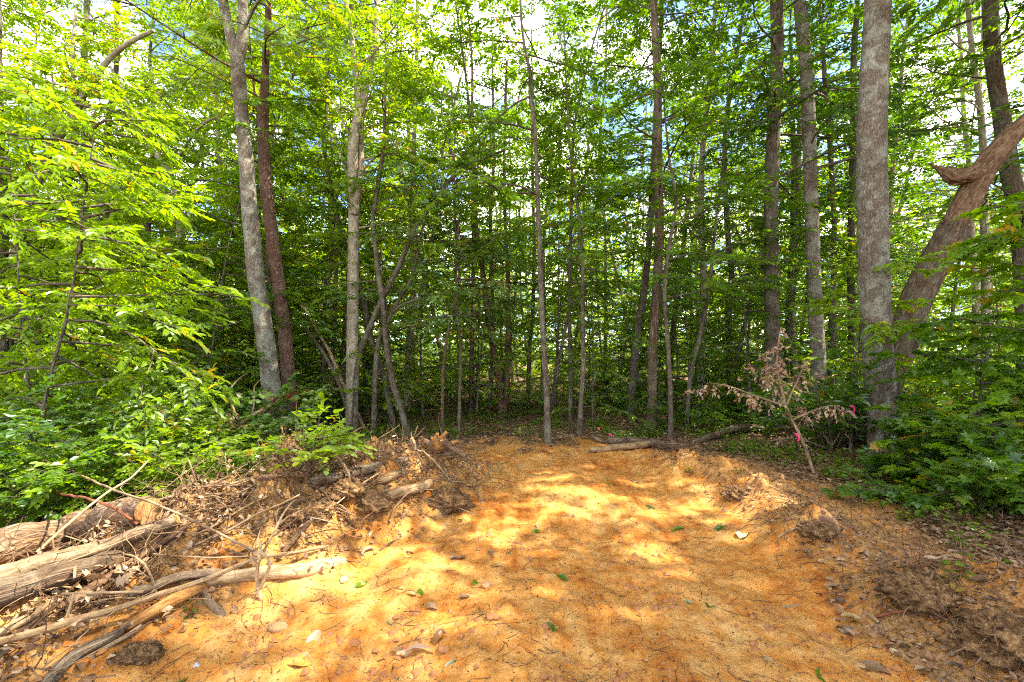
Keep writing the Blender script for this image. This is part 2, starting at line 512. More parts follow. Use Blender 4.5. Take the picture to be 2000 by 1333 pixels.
M_earth = ground_mat()
M_bark_grey = bark_mat('bark_grey', (.05, .035, .022), (.17, .13, .09), (.29, .24, .175), (.36, .36, .27), .55, 34, .4, .02, .5)
M_bark_brown = bark_mat('bark_brown', (.035, .024, .015), (.12, .085, .055), (.22, .17, .12), (.26, .27, .19), .35, 30)
M_bark_pine = bark_mat('bark_pine', (.035, .015, .009), (.145, .075, .045), (.27, .155, .10), (.28, .21, .14), .3, 24, .6, .03, .6)
M_bark_pale = bark_mat('bark_pale', (.10, .075, .045), (.25, .20, .13), (.38, .32, .23), (.42, .39, .28), .4, 14, .6, .008)
M_bark_log = bark_mat('bark_log', (.05, .026, .014), (.22, .145, .088), (.36, .27, .185), (.34, .17, .07), .45, 17, .5, .035, .72)
M_bark_ridge = bark_mat('bark_ridged', (.03, .019, .011), (.155, .10, .058), (.31, .22, .14), (.32, .29, .20), .3, 24, .12, .03)
M_wood_pale = wood_mat('bare_wood', (.27, .16, .07), (.58, .42, .24))
M_wood_grey = wood_mat('weathered_wood', (.14, .088, .048), (.40, .275, .155))
M_wood_orange = wood_mat('split_wood', (.20, .08, .02), (.50, .28, .09))
M_cut = wood_mat('weathered_cut', (.16, .07, .02), (.40, .23, .09))
M_root = wood_mat('root_bark', (.075, .038, .02), (.25, .15, .08))
M_root_red = wood_mat('red_bark', (.10, .03, .014), (.30, .11, .05))
M_snag = wood_mat('snag_wood', (.10, .052, .026), (.34, .21, .12), .1, 34, .02)
TS = (2.25, 2.3, .2)
L_sun = leaf_mat('leaf_lit_colour', (.080, .135, .003), (.130, .200, .004), (.20, .265, .006), .52, TS)  # sunlight put into the leaf colour: brighter and yellower than the plain green
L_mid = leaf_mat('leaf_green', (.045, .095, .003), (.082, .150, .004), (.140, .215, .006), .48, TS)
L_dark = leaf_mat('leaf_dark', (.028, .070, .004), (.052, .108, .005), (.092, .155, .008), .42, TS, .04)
L_blue = leaf_mat('leaf_pale_backed', (.055, .105, .010), (.095, .16, .020), (.16, .225, .045), .42, (1.6, 1.8, .5), .05)
L_pine = leaf_mat('needle', (.075, .13, .02), (.14, .21, .04), (.22, .29, .08), .4)
L_dead = leaf_mat('leaf_dead', (.09, .042, .018), (.21, .115, .055), (.42, .28, .16), .25, (1.2, .9, .6), .04)
L_tan = leaf_mat('leaf_tan', (.22, .12, .05), (.36, .23, .11), (.54, .39, .22), .25, (1.2, .95, .7), .04)
L_litter = leaf_mat('leaf_litter', (.045, .022, .010), (.17, .092, .04), (.40, .27, .14), .1, (1.2, .9, .6), .03)
L_red = leaf_mat('leaf_red', (.10, .010, .006), (.24, .022, .010), (.40, .07, .015), .35, (1.5, .7, .6), .06)
L_yellow = leaf_mat('leaf_yellow', (.22, .12, .02), (.33, .20, .035), (.45, .30, .06), .3, (1.2, 1, .6), .05)
M_pink = plain_mat('pink_tape', (.85, .03, .16), .4)
M_wire = plain_mat('wire', (.25, .25, .25), .4)
M_stone = plain_mat('stone', (.40, .22, .085), .95)
M_clod = plain_mat('red_clod', (.30, .12, .035), .95)

# ------------------------------------------------------------------ ground
def axis(fine0, fine1, step, lo, hi, g=1.16):
    mid = np.arange(fine0, fine1 + 1e-6, step)
    a, s_ = [], step
    x = mid[-1]
    while x < hi: s_ *= g; x += s_; a.append(x)
    b, s_ = [], step
    x = mid[0]
    while x > lo: s_ *= g; x -= s_; b.append(x)
    return np.array(b[::-1] + list(mid) + a)


gx = axis(-3.6, 3.7, .023, -420, 420); gy = axis(1.7, 7.0, .023, -60, 600, 1.10)
X, Y = np.meshgrid(gx, gy)
Z = H(X, Y)
TR, SO = zones(X, Y)
_l, _r = half_edges(Y)
SA = np.maximum(.75 * sstep(0, .3, X - _r + .3) * sstep(-.35, .3, fbm(X * 2.2, Y * 2.2, 4, 70)), sstep(.75, .1, _l - X + .5 * fbm(X * 2, Y * 2, 3, 71)) * (X < 0))
nx, ny = len(gx), len(gy)
idx = np.arange(nx * ny).reshape(ny, nx)
quads = np.stack((idx[:-1, :-1], idx[:-1, 1:], idx[1:, 1:], idx[1:, :-1]), -1).reshape(-1, 4)
cen = lambda a: (a[:-1, :-1] + a[1:, 1:]).ravel() / 2
kind = np.where(cen(TR) > .5, 0, np.where(cen(SO) > .5, 1, 2))
VG = np.stack((X, Y, Z), -1).reshape(-1, 3)
for k, nm in enumerate(('dirt_track', 'soil_bank', 'forest_floor')):
    q = quads[kind == k]
    used = np.unique(q); re = np.full(nx * ny, -1); re[used] = np.arange(len(used))
    b = MB(); b.add(VG[used], [re[q]])
    o = b.build(nm, M_earth)
    for an, arr in (('track', TR), ('soil', SO), ('sand', SA)):
        o.data.attributes.new(an, 'FLOAT', 'POINT').data.foreach_set('value', arr.ravel()[used].astype(np.float32))
    tag(o, kind='structure')

# far ridge seen through the gaps on the left
b = MB()
hx = np.linspace(-900, 900, 90); hy = np.linspace(520, 900, 14)
HX, HY = np.meshgrid(hx, hy)
HZ = -14 + 75 * np.sin(np.clip((HY - 520) / 260, 0, 1) * math.pi / 2) * (.6 + .5 * fbm(HX / 300, HY / 900, 3, 9)) * (.55 + .45 * (HX < 300))
ii = np.arange(90 * 14).reshape(14, 90)
b.add(np.stack((HX, HY, HZ), -1).reshape(-1, 3), [np.stack((ii[:-1, :-1], ii[:-1, 1:], ii[1:, 1:], ii[1:, :-1]), -1).reshape(-1, 4)])
tag(b.build('hills', plain_mat('wooded_hill', (.016, .032, .022), .95)), kind='structure')


# ------------------------------------------------------------------ branches and foliage
def limb(rng, p0, az, el, L, n=7, droop=.35, wig=.18):
    p = np.array(p0, float); out = [p.copy()]
    st = L / (n - 1)
    for i in range(n - 1):
        az += rng.normal(0, wig); el += -droop / n + rng.normal(0, wig * .5)
        p = p + st * np.array((math.cos(az) * math.cos(el), math.sin(az) * math.cos(el), math.sin(el)))
        out.append(p.copy())
    return np.array(out)


# holes cut in the crowns to throw sun patches on chosen ground spots: (px, py, half width, half depth in metres)
FLECKS = [(1265, 1078, .30, .26), (1325, 1122, .22, .14), (1200, 1195, .22, .12), (1262, 1206, .13, .10), (1090, 935, .38, .18), (1230, 942, .4, .15), (1330, 942, .25, .16),
          (1450, 1050, .25, .12), (1532, 1062, .14, .10), (1612, 1018, .22, .16), (1880, 1062, .30, .12), (1425, 1015, .15, .10), (1495, 1140, .26, .10), (650, 1100, .18, .14),
          (690, 1160, .13, .10), (850, 1030, .25, .13), (915, 1010, .18, .1), (385, 1238, .25, .12), (545, 945, .22, .14), (1050, 1080, .18, .08), (1480, 1085, .2, .07)]
_FG = [(G(a, b_), rx * .66, ry * .66) for a, b_, rx, ry in FLECKS]


def opening(P):
    m_ = np.zeros(len(P), bool)
    for g_, rx, ry in _FG:
        t = (P[:, 2] - g_[2]) / sdir.z
        x = P[:, 0] - sdir.x * t - g_[0]; y = P[:, 1] - sdir.y * t - g_[1]
        a_ = np.arctan2(y, x)
        m_ |= np.hypot(x / rx, y / ry) < 1 + .35 * np.sin(a_ * 3 + g_[0] * 9) + .2 * np.sin(a_ * 7 + g_[1] * 5)
    return m_ & (P[:, 2] > 2.5)


class Foliage:
    """collects limbs and twig seeds, then makes one mesh of wood and one of leaves"""
    def __init__(s, seed):
        s.rng = np.random.default_rng(seed)
        s.wood, s.tw = MB(), []

    def branch(s, p0, az, el, L, r, sp=.16, secs=2, droop=.35, t0=.25, sides=5):
        rng = s.rng
        P = limb(rng, p0, az, el, L, 7, droop)
        s.along(P, r, sp, secs, droop, t0, sides)
        return P

    def along(s, P, r, sp=.16, secs=2, droop=.35, t0=.25, sides=5, wood=True):
        rng = s.rng
        n = len(P)
        if wood and r > .002:
            s.wood.tube(P, np.linspace(r, r * .25, n), sides if r > .012 else 4, cap=False, seed=int(rng.integers(99)))
        seg = np.linalg.norm(np.diff(P, axis=0), axis=1); Ls = np.concatenate(([0], np.cumsum(seg))); L = Ls[-1]
        pos = np.arange(L * t0, L, sp) + rng.uniform(0, sp * .5)
        side = 1 if rng.random() < .5 else -1
        for q in np.append(pos, L):
            q = min(q, L)
            c = np.array([np.interp(q, Ls, P[:, k]) for k in range(3)])
            k = min(int(np.searchsorted(Ls, q)), n - 1); k = max(k, 1)
            d = unit(P[k] - P[k - 1])
            lat = unit(np.cross(d, (0, 0, 1.)) + 1e-6)
            a = rng.uniform(.5, 1.15) if q < L else 0
            dd = d * math.cos(a) + lat * side * math.sin(a) + np.array((0, 0, rng.normal(.02, .16)))
            s.tw.append((*c, *unit(dd), rng.uniform(.7, 1.25) * (1 - .35 * q / max(L, .01))))
            side = -side
        for j in range(secs):
            q = L * rng.uniform(.25, .8)
            c = np.array([np.interp(q, Ls, P[:, k]) for k in range(3)])
            k = max(1, min(int(np.searchsorted(Ls, q)), n - 1)); d = unit(P[k] - P[k - 1])
            az = math.atan2(d[1], d[0]) + (1 if j % 2 else -1) * rng.uniform(.6, 1.2)
            el = math.asin(max(-1, min(1, d[2]))) * .7 + rng.normal(.05, .15)
            s.along(limb(rng, c, az, el, L * rng.uniform(.35, .55), 5, droop), r * .5, sp, 0, droop, .15, 4, wood)

    def leafmesh(s, tlen, k, leaf, width, tm, flat=.32, droopl=.25, keep=1.0, spread=(.7, 1.2), twigs=True, tb=0., off=None):
        rng = s.rng
        T = np.array(s.tw)
        if keep < 1: T = T[rng.random(len(T)) < keep]
        O, D, Lt = T[:, :3], T[:, 3:6], T[:, 6] * tlen
        n = len(T)
        if twigs:
            E = O + D * Lt[:, None] * .8 - np.array((0, 0, 1.)) * (droopl * .5 * Lt)[:, None]
            lat = unit(np.cross(D, np.array((0, 0, 1.))) + 1e-6) * .0028; upv = np.array((0, 0, .0036))
            V = np.stack((O - lat, O + lat, O + upv, E), 1).reshape(-1, 3)
            f = np.arange(n)[:, None] * 4
            s.wood.add(V, [np.concatenate((f + [0, 1, 3], f + [1, 2, 3], f + [2, 0, 3]))])
        i = np.arange(k)
        t = (i + .6) / k
        sgn = np.where(i % 2 == 0, 1., -1.); 
        ang = rng.uniform(spread[0], spread[1], (n, k)) * (1 - .55 * t[None] ** 2); ang[:, -1] = rng.normal(0, .2, n)
        lat = unit(np.cross(D, np.array((0, 0, 1.))) + 1e-6)
        P = O[:, None] + D[:, None] * (Lt[:, None] * t[None])[..., None]
        P[..., 2] -= droopl * Lt[:, None] * t[None] ** 2
        LD = D[:, None] * np.cos(ang)[..., None] + lat[:, None] * (np.sin(ang) * sgn[None])[..., None]
        LD[..., 2] += rng.normal(-.18, .22, (n, k))
        N = rng.normal(0, flat, (n, k, 3)); N[..., 2] += 1
        LL = leaf * rng.uniform(.6, 1.15, (n, k)) * (1 - .25 * np.abs(t[None] - .55))
        P, LD, N, LL = P.reshape(-1, 3), LD.reshape(-1, 3), N.reshape(-1, 3), LL.ravel()
        tint = np.clip(np.repeat(rng.normal(.5 + tb, .16, n), k) + rng.normal(0, .13, n * k), 0, 1)
        if off is not None:
            kp = ~opening(P + LD * (LL * .5)[:, None] + off)
            P, LD, N, LL, tint = P[kp], LD[kp], N[kp], LL[kp], tint[kp]
        m = MB(); m.leaves(P, LD, N, LL, LL * width * rng.uniform(.85, 1.15, len(LL)), tm, tint)
        return m


def circ(n, r, rng):
    return rng.uniform(0, 2 * math.pi, n)


# ------------------------------------------------------------------ traced trees
# each row: label, pixel outline from the foot up, base row, widths (px), top height, bark, leaf material,
#   crown (start height, limbs, limb length, leaf length, style 'flat'/'up'), extras
TALL = 'tall trees standing at the edge of the clearing'
def lab(*a): return a

TREES = [
 # big right-hand trees
 dict(n='forest_tree', l='stoutest tree, straight lichen-grey trunk rising from the bank', p=[(1732, 893), (1722, 800), (1712, 650), (1705, 450), (1703, 250), (1712, 60), (1716, -60)], w=[53, 50, 50, 50, 48, 45, 43], H=17, bark='grey', leaf='mid', c=(8.2, 26, 3.0, .12, 'up'), flare=.35, rough=.035),
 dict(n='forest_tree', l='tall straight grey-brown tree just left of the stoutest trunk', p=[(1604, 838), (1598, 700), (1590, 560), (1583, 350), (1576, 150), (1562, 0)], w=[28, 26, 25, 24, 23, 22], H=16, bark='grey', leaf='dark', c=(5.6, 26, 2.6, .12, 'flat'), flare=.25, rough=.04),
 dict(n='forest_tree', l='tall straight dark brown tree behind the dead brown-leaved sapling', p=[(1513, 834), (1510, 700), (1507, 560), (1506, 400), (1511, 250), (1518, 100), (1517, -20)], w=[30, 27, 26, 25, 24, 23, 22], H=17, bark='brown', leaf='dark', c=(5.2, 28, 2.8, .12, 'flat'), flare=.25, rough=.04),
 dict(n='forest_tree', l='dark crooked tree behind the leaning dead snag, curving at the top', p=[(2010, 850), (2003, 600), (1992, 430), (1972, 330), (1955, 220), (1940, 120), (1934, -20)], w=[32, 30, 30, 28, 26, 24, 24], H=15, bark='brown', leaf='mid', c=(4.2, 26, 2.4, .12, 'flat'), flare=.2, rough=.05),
 # left hero trees
 dict(n='forest_tree', l='tall grey tree with a forked top and bowed trunk behind the log heap', p=[(545, 892), (532, 770), (518, 660), (500, 540), (487, 400), (480, 300), (471, 210), (464, 125)], w=[38, 35, 33, 31, 28, 26, 25, 26], H=0, d=8.3, bark='grey', leaf='sun', c=None, flare=.2, rough=.045,
      forks=[([(464, 128), (450, 70), (436, 5), (430, -60)], 20, 16), ([(464, 128), (474, 70), (474, 0), (470, -60)], 21, 17)], c2=(6.2, 24, 2.6, .12, 'up')),
 dict(n='pine_tree', l='red-barked pine beside the forked grey tree, trunk bare and scaly', p=[(577, 868), (566, 770), (557, 660), (545, 560), (530, 450), (519, 350), (514, 250), (518, 150), (524, 20), (520, -60)], w=[30, 26, 25, 23, 23, 23, 20, 14, 12, 11], H=14, d=9.0, bark='pine', leaf='pine', c=(6.0, 26, 2.4, .16, 'pine'), flare=.25, rough=.05),
 dict(n='pine_tree', l='thin reddish pine pole squeezed between the forked grey tree and the stouter pine', p=[(533, 850), (531, 720), (528, 600), (524, 480), (520, 400)], w=[12, 11, 10, 9, 8], H=9, d=9.6, bark='pine', leaf='sun', c=(5.0, 10, 1.3, .10, 'flat'), rough=.05),
 dict(n='forest_tree', l='pale grey tree with a twin stem behind the bent saplings', p=[(686, 848), (688, 720), (689, 600), (691, 420), (690, 280), (712, 180), (733, 70), (738, -20)], w=[24, 23, 22, 21, 19, 15, 12, 11], H=15, bark='pale', leaf='sun', c=(4.2, 26, 2.4, .12, 'up'), flare=.2, rough=.03,
      forks=[([(692, 420), (705, 330), (702, 240), (690, 100), (676, 0)], 14, 9)]),
 dict(n='sapling', l='thin brown sapling leaning far right under the pale tree, long arching upper limb', p=[(692, 850), (696, 740), (700, 695), (721, 642), (751, 575), (776, 528), (803, 464), (830, 418), (893, 337), (940, 312), (984, 294)], w=[11, 11, 11, 11, 10, 10, 9, 9, 8, 6, 4], H=0, bark='brown', leaf='blue', c=(2.6, 16, 1.4, .10, 'flat'), rough=.04,
      forks=[([(893, 337), (882, 300), (869, 253), (862, 203), (868, 170)], 6, 3), ([(803, 464), (800, 400), (808, 330), (806, 260)], 6, 3)]),
 dict(n='sapling', l='bent brown sapling that leans left across the pale grey trunk', p=[(770, 842), (751, 744), (728, 676), (714, 609), (703, 558), (681, 490), (666, 455), (648, 370), (632, 280), (640, 190)], w=[12, 11, 11, 10, 10, 9, 8, 7, 6, 5], H=8.5, bark='brown', leaf='sun', c=(3.0, 16, 1.5, .10, 'flat'), rough=.04),
 dict(n='sapling', l='bent brown sapling with an S-curved stem, foot nearest to the heap of debris', p=[(800, 856), (784, 800), (768, 754), (755, 676), (748, 602), (740, 541), (732, 474), (728, 430), (737, 370), (748, 300), (752, 200)], w=[13, 12, 12, 11, 10, 10, 9, 8, 8, 6, 5], H=8.5, bark='brown', leaf='sun', c=(3.0, 18, 1.5, .10, 'flat'), rough=.04),
 dict(n='sapling', l='dark sapling whose upper stem arches over to the right like a bow', p=[(729, 850), (731, 790), (733, 727), (741, 660), (765, 612), (785, 575), (803, 546)], w=[11, 10, 10, 9, 8, 7, 6], H=6.2, bark='brown', leaf='blue', c=(2.4, 16, 1.4, .10, 'flat'), rough=.04,
      forks=[([(765, 612), (782, 597), (806, 588), (846, 582), (880, 595), (905, 620)], 6, 2)]),
 dict(n='forest_tree', l='slim pale-topped trunk behind the S-curved sapling', p=[(792, 802), (796, 720), (801, 640), (806, 570), (808, 500), (805, 380), (812, 200), (815, 20)], w=[13, 12, 12, 11, 10, 9, 8, 7], H=17, bark='pale', leaf='sun', c=(4.5, 20, 2.2, .13, 'flat'), rough=.03),
 dict(n='sapling', l='thin orange-brown stem growing beside the upturned stump', p=[(863, 856), (864, 790), (865, 727), (870, 680), (879, 626), (889, 585), (893, 500)], w=[6, 6, 6, 5, 5, 4, 3], H=5.5, bark='pine', leaf='blue', c=(2.6, 14, 1.3, .10, 'flat')),
 dict(n='sapling', l='pencil-thin dark sapling right of the orange-brown stem', p=[(896, 846), (898, 760), (900, 676), (893, 609), (890, 520)], w=[7, 6, 6, 5, 4], H=7, bark='brown', leaf='blue', c=(2.4, 18, 1.5, .10, 'flat')),
 dict(n='forest_tree', l='straight slim dark trunk in the gap left of the V-shaped pair', p=[(920, 804), (921, 720), (923, 629), (925, 480), (922, 300)], w=[10, 10, 9, 8, 7], H=14, bark='brown', leaf='mid', c=(4.0, 18, 2.0, .12, 'flat')),
 dict(n='forest_tree', l='short-looking dark trunk standing close behind the V-shaped pair', p=[(953, 806), (957, 760), (961, 720), (962, 600), (958, 420)], w=[10, 9, 9, 8, 7], H=13, bark='brown', leaf='mid', c=(3.6, 18, 2.0, .12, 'flat')),
 dict(n='forest_tree', l='reddish V-shaped tree of two trunks joined at the foot, at the centre of the wood', p=[(981, 813), (977, 760), (971, 720), (960, 660), (951, 602), (944, 540), (930, 440), (926, 300)], w=[15, 14, 13, 12, 11, 10, 8, 7], H=13, bark='pine', leaf='mid', c=(4.0, 18, 2.0, .12, 'flat'), rough=.03,
      forks=[([(986, 812), (990, 740), (992, 676), (992, 609), (991, 508), (987, 457), (985, 300), (990, 120)], 11, 5)]),
 dict(n='forest_tree', l='slender spotted trunk right of the V-shaped pair', p=[(1031, 792), (1034, 693), (1041, 602), (1043, 474), (1040, 330)], w=[9, 8, 8, 7, 6], H=14, bark='brown', leaf='mid', c=(4.2, 18, 2.0, .12, 'flat')),
 dict(n='forest_tree', l='lone slender tree standing at the very end of the track', p=[(1070, 866), (1068, 780), (1063, 693), (1058, 602), (1054, 474), (1050, 380), (1046, 270), (1043, 236), (1035, 182), (1036, 145), (1024, 90), (1018, 40), (1016, -30)], w=[13, 12, 11, 11, 10, 9, 8, 8, 7, 7, 6, 5, 4], H=11.5, bark='brown', leaf='mid', c=(4.2, 24, 1.8, .11, 'flat'), rough=.03),
 dict(n='sapling', l='leaning pale-footed sapling right of the lone tree at the end of the track', p=[(1079, 796), (1086, 735), (1099, 669), (1111, 610), (1122, 568), (1130, 480)], w=[9, 8, 7, 7, 6, 5], H=8, bark='pale', leaf='mid', c=(3.2, 14, 1.7, .11, 'flat')),
 dict(n='forest_tree', l='slim brown trunk behind the thin straight sapling near the pink flags', p=[(1114, 826), (1114, 693), (1112, 615), (1114, 470), (1118, 330)], w=[9, 8, 8, 7, 6], H=12, bark='brown', leaf='mid', c=(3.8, 16, 1.9, .12, 'flat')),
 dict(n='sapling', l='thin straight sapling with a dark kinked top, right of the lone tree', p=[(1131, 848), (1135, 780), (1139, 710), (1138, 609), (1137, 474), (1125, 381), (1116, 331)], w=[10, 10, 9, 8, 7, 6, 4], H=8.5, bark='brown', leaf='mid', c=(3.0, 20, 1.6, .11, 'flat')),
 dict(n='forest_tree', l='dark trunk that leans slightly right, left of the two stout ridged trunks', p=[(1230, 812), (1237, 727), (1246, 642), (1257, 575), (1268, 474), (1276, 330), (1282, 200)], w=[17, 16, 15, 14, 12, 11, 10], H=16, bark='brown', leaf='mid', c=(4.2, 24, 2.4, .12, 'flat'), rough=.04),
 dict(n='forest_tree', l='straight ridged tree with a sunlit right edge, foot beside the fallen pale pole', p=[(1272, 840), (1274, 760), (1275, 676), (1284, 541), (1288, 440), (1285, 320), (1284, 169), (1278, 34), (1276, -40)], w=[21, 19, 18, 18, 18, 17, 15, 14, 13], H=16, bark='ridge', leaf='mid', c=(4.8, 26, 2.5, .12, 'flat'), flare=.2, rough=.04),
 dict(n='sapling', l='thin crooked dark stem just right of the straight ridged tree', p=[(1311, 858), (1309, 760), (1305, 676), (1298, 575), (1308, 474), (1321, 395), (1309, 325), (1300, 240)], w=[9, 9, 8, 8, 7, 6, 5, 3], H=8.5, bark='brown', leaf='mid', c=(2.8, 20, 1.7, .11, 'flat')),
 dict(n='forest_tree', l='dark bare trunk in the shade left of the tall straight brown tree', p=[(1430, 800), (1425, 700), (1423, 592), (1429, 541), (1420, 440), (1415, 300)], w=[14, 13, 12, 11, 10, 9], H=15, bark='brown', leaf='mid', c=(4.2, 22, 2.2, .12, 'flat'), rough=.04),
 dict(n='sapling', l='dark sapling leaning right above the curved ridged log', p=[(1341, 838), (1348, 740), (1366, 660), (1384, 575), (1391, 500), (1402, 400)], w=[9, 8, 8, 7, 6, 5], H=8, bark='brown', leaf='dark', c=(2.8, 18, 1.7, .11, 'flat')),
 dict(n='forest_tree', l='slim trunk showing between the two tall straight trees on the right', p=[(1534, 800), (1538, 660), (1542, 560), (1548, 457), (1550, 300)], w=[12, 11, 10, 10, 9], H=14, bark='brown', leaf='mid', c=(4.2, 20, 2.2, .12, 'flat')),
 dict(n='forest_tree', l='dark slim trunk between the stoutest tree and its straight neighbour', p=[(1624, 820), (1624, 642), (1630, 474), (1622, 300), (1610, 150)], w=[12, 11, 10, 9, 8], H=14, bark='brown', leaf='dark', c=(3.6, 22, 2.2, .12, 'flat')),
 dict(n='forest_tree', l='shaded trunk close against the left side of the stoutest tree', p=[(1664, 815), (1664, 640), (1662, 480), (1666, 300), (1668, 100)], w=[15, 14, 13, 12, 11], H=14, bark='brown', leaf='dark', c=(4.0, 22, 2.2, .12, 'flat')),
 # left side of the wood
 dict(n='forest_tree', l='mottled pale tree leaning right with a crooked top, beside the rough brown trunk', p=[(12, 850), (12, 700), (16, 590), (40, 450), (70, 360), (98, 292), (140, 232), (178, 160), (235, 95), (300, 60)], w=[20, 19, 18, 16, 15, 15, 13, 11, 9, 7], H=0, bark='pale', leaf='sun', c=(3.6, 26, 2.0, .12, 'flat'), rough=.04,
      forks=[([(140, 232), (143, 150), (142, 90), (150, 10)], 9, 5), ([(98, 292), (110, 215), (100, 140)], 7, 3)]),
 dict(n='forest_tree', l='rough brown trunk standing left of the mottled pale tree', p=[(4, 850), (4, 700), (2, 540), (6, 420), (0, 300), (-6, 150), (-8, 0)], w=[20, 19, 18, 17, 16, 15, 14], H=12, bark='brown', leaf='sun', c=(3.4, 24, 2.2, .12, 'flat'), rough=.05),
 dict(n='forest_tree', l='straight slim trunk in the sunlit leaves right of the mottled pale tree', p=[(222, 830), (214, 700), (210, 560), (208, 400), (207, 300), (214, 220), (226, 150), (228, 20)], w=[14, 13, 12, 11, 11, 10, 9, 7], H=12, bark='brown', leaf='sun', c=(3.2, 24, 2.0, .12, 'flat'), rough=.03),
 dict(n='forest_tree', l='crooked tan tree whose upper stem bends sharply left, amid the sunlit leaves', p=[(378, 830), (374, 700), (361, 600), (354, 480), (350, 400), (331, 338), (288, 278), (262, 235), (246, 190), (215, 130)], w=[15, 15, 14, 13, 13, 13, 11, 9, 8, 5], H=0, bark='pale', leaf='sun', c=(3.4, 24, 1.9, .12, 'flat'), rough=.04,
      forks=[([(331, 338), (352, 300), (400, 240), (455, 222)], 6, 3), ([(246, 190), (300, 165), (380, 150)], 5, 2)]),
 dict(n='forest_tree', l='slim trunk half hidden in leaves left of the crooked tan tree', p=[(286, 820), (284, 640), (289, 450), (300, 330), (298, 180)], w=[11, 10, 9, 8, 7], H=13, bark='brown', leaf='sun', c=(3.4, 22, 2.0, .12, 'flat')),
 dict(n='forest_tree', l='slim trunk half hidden in leaves right of the crooked tan tree', p=[(430, 820), (432, 640), (436, 450), (428, 300), (420, 150)], w=[11, 10, 9, 8, 7], H=13, bark='pale', leaf='sun', c=(3.6, 22, 2.0, .12, 'flat')),
 dict(n='sapling', l='short pale forked stem in the sunlit thicket on the left', p=[(80, 800), (84, 735), (88, 690), (80, 640), (82, 560)], w=[11, 10, 9, 8, 6], H=6, bark='pale', leaf='sun', c=(1.8, 20, 1.5, .12, 'flat')),
 dict(n='forest_tree', l='thin pale trunk against the bright gap right of the red pine', p=[(648, 812), (650, 700), (655, 560), (658, 420), (650, 300), (642, 150)], w=[10, 9, 8, 8, 7, 6], H=13, bark='pale', leaf='sun', c=(4.4, 20, 2.0, .12, 'flat')),
]
BARK = dict(grey=M_bark_grey, brown=M_bark_brown, pine=M_bark_pine, pale=M_bark_pale, ridge=M_bark_ridge)
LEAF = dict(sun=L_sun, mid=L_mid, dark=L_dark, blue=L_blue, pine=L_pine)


def foot_depth(px, py):
    return G(px, py)[1]


def extend(P, Wm, Htop, rng):
    """lengthen a traced trunk up to Htop with a slow wiggle"""
    P = list(P); Wm = list(Wm)
    d = unit(P[-1] - P[-2]); d = d * .4 + np.array((0, 0, .7)); d = unit(d)
    while P[-1][2] < Htop:
        d = unit(d + rng.normal(0, .06, 3) + np.array((0, 0, .05)))
        P.append(P[-1] + d * 1.0)
        left = max(Htop - P[-1][2], 0)
        Wm.append(max(Wm[-1] * (left / (left + 1.0)) ** .6, .012))
    return P, Wm


def build_tree(row, k):
    rng = np.random.default_rng(100 + k)
    d = row.get('d') or foot_depth(*row['p'][0])
    base = Wd(*row['p'][0], d)
    if 'd' in row: base[2] = hz(base[0], base[1])
    P = [Wd(px, py, d + rng.normal(0, .03) * i ** .7) for i, (px, py) in enumerate(row['p'])]
    P[0] = base.copy()
    rad = [w * d / FPX / 2 for w in row['w']]
    if row['H']: P, rad = extend(P, rad, row['H'], rng)
    P[0][2] -= .12
    root = thing(row['n'], row['l'], 'pine tree' if row['n'] == 'pine_tree' else 'sapling' if row['n'] == 'sapling' else 'tree', base)
    near = d < 10.5 and rad[0] > .1
    S = smooth(np.column_stack((np.array(P), rad)), .10 if near else .3)
    S = np.array(S)
    mb = MB()
    mb.tube(S[:, :3], np.maximum(S[:, 3], .004), 28 if near else 9, row.get('rough', .03), k, True, 0, row.get('flare', .4), 9 if near else 3)
    mb.build('trunk', BARK[row['bark']], root, base)
    paths = []
    for pts, w0, w1 in row.get('forks', []):
        q = [Wd(px, py, d + i * rng.normal(0, .05)) for i, (px, py) in enumerate(pts)]
        r = list(np.linspace(w0, w1, len(q)) * d / FPX / 2)
        if row.get('c2'): q, r = extend(q, r, 15 + rng.uniform(-1, 1), rng)
        F = smooth(np.column_stack((np.array(q), r)), .14)
        m2 = MB(); m2.tube(F[:, :3], np.maximum(F[:, 3], .003), 14 if near else 7, .03, k + 3, True, freq=6)
        m2.build('limb', BARK[row['bark']], root, base)
        paths.append(F)
    c = row['c'] or row.get('c2')
    if c:
        z0, nl, LL, lf, style = c
        fo = Foliage(900 + k)
        axes = [S] + paths if not row.get('c2') else paths
        if row['H'] == 0 and not row.get('c2'): axes = [S, S] + paths
        nl = int(nl * 1.12)
        for i in range(nl):
            ax = axes[i % len(axes)] if (paths or row['H'] == 0) else S
            top = ax[-1, 2] - .1
            zlo = max(z0, ax[0, 2] + .1); zlo = min(zlo, top - .5)
            t = (i + rng.random()) / nl
            z = zlo + (top - zlo) * t
            order = np.argsort(ax[:, 2]); 
            p = np.array([np.interp(z, ax[order, 2], ax[order, q]) for q in range(3)])
            L = LL * (1.05 - .5 * t) * rng.uniform(.65, 1.25)
            el = dict(flat=rng.normal(.16, .16), up=rng.normal(.6, .2), pine=rng.normal(.1, .15))[style]
            fo.branch(p, rng.uniform(0, 2 * math.pi), el, L, .006 + .008 * L, .135 if style != 'pine' else .13, 2, .35 if style != 'up' else .5, .22)
        if style == 'pine':
            m = fo.leafmesh(.34, 26, lf, .06, NEEDLE, .5, .05, 1, (.2, .9), True)
        else:
            m = fo.leafmesh(.42, 10, lf * 1.08, .54, LEAF6 if d < 8.6 else LEAF4, .36, .22, off=np.zeros(3))
        fo.wood.build('branches', BARK[row['bark']], root, base)
        m.build('crown', LEAF[row['leaf']], root, base)
    return root


for k, row in enumerate(TREES): build_tree(row, k)


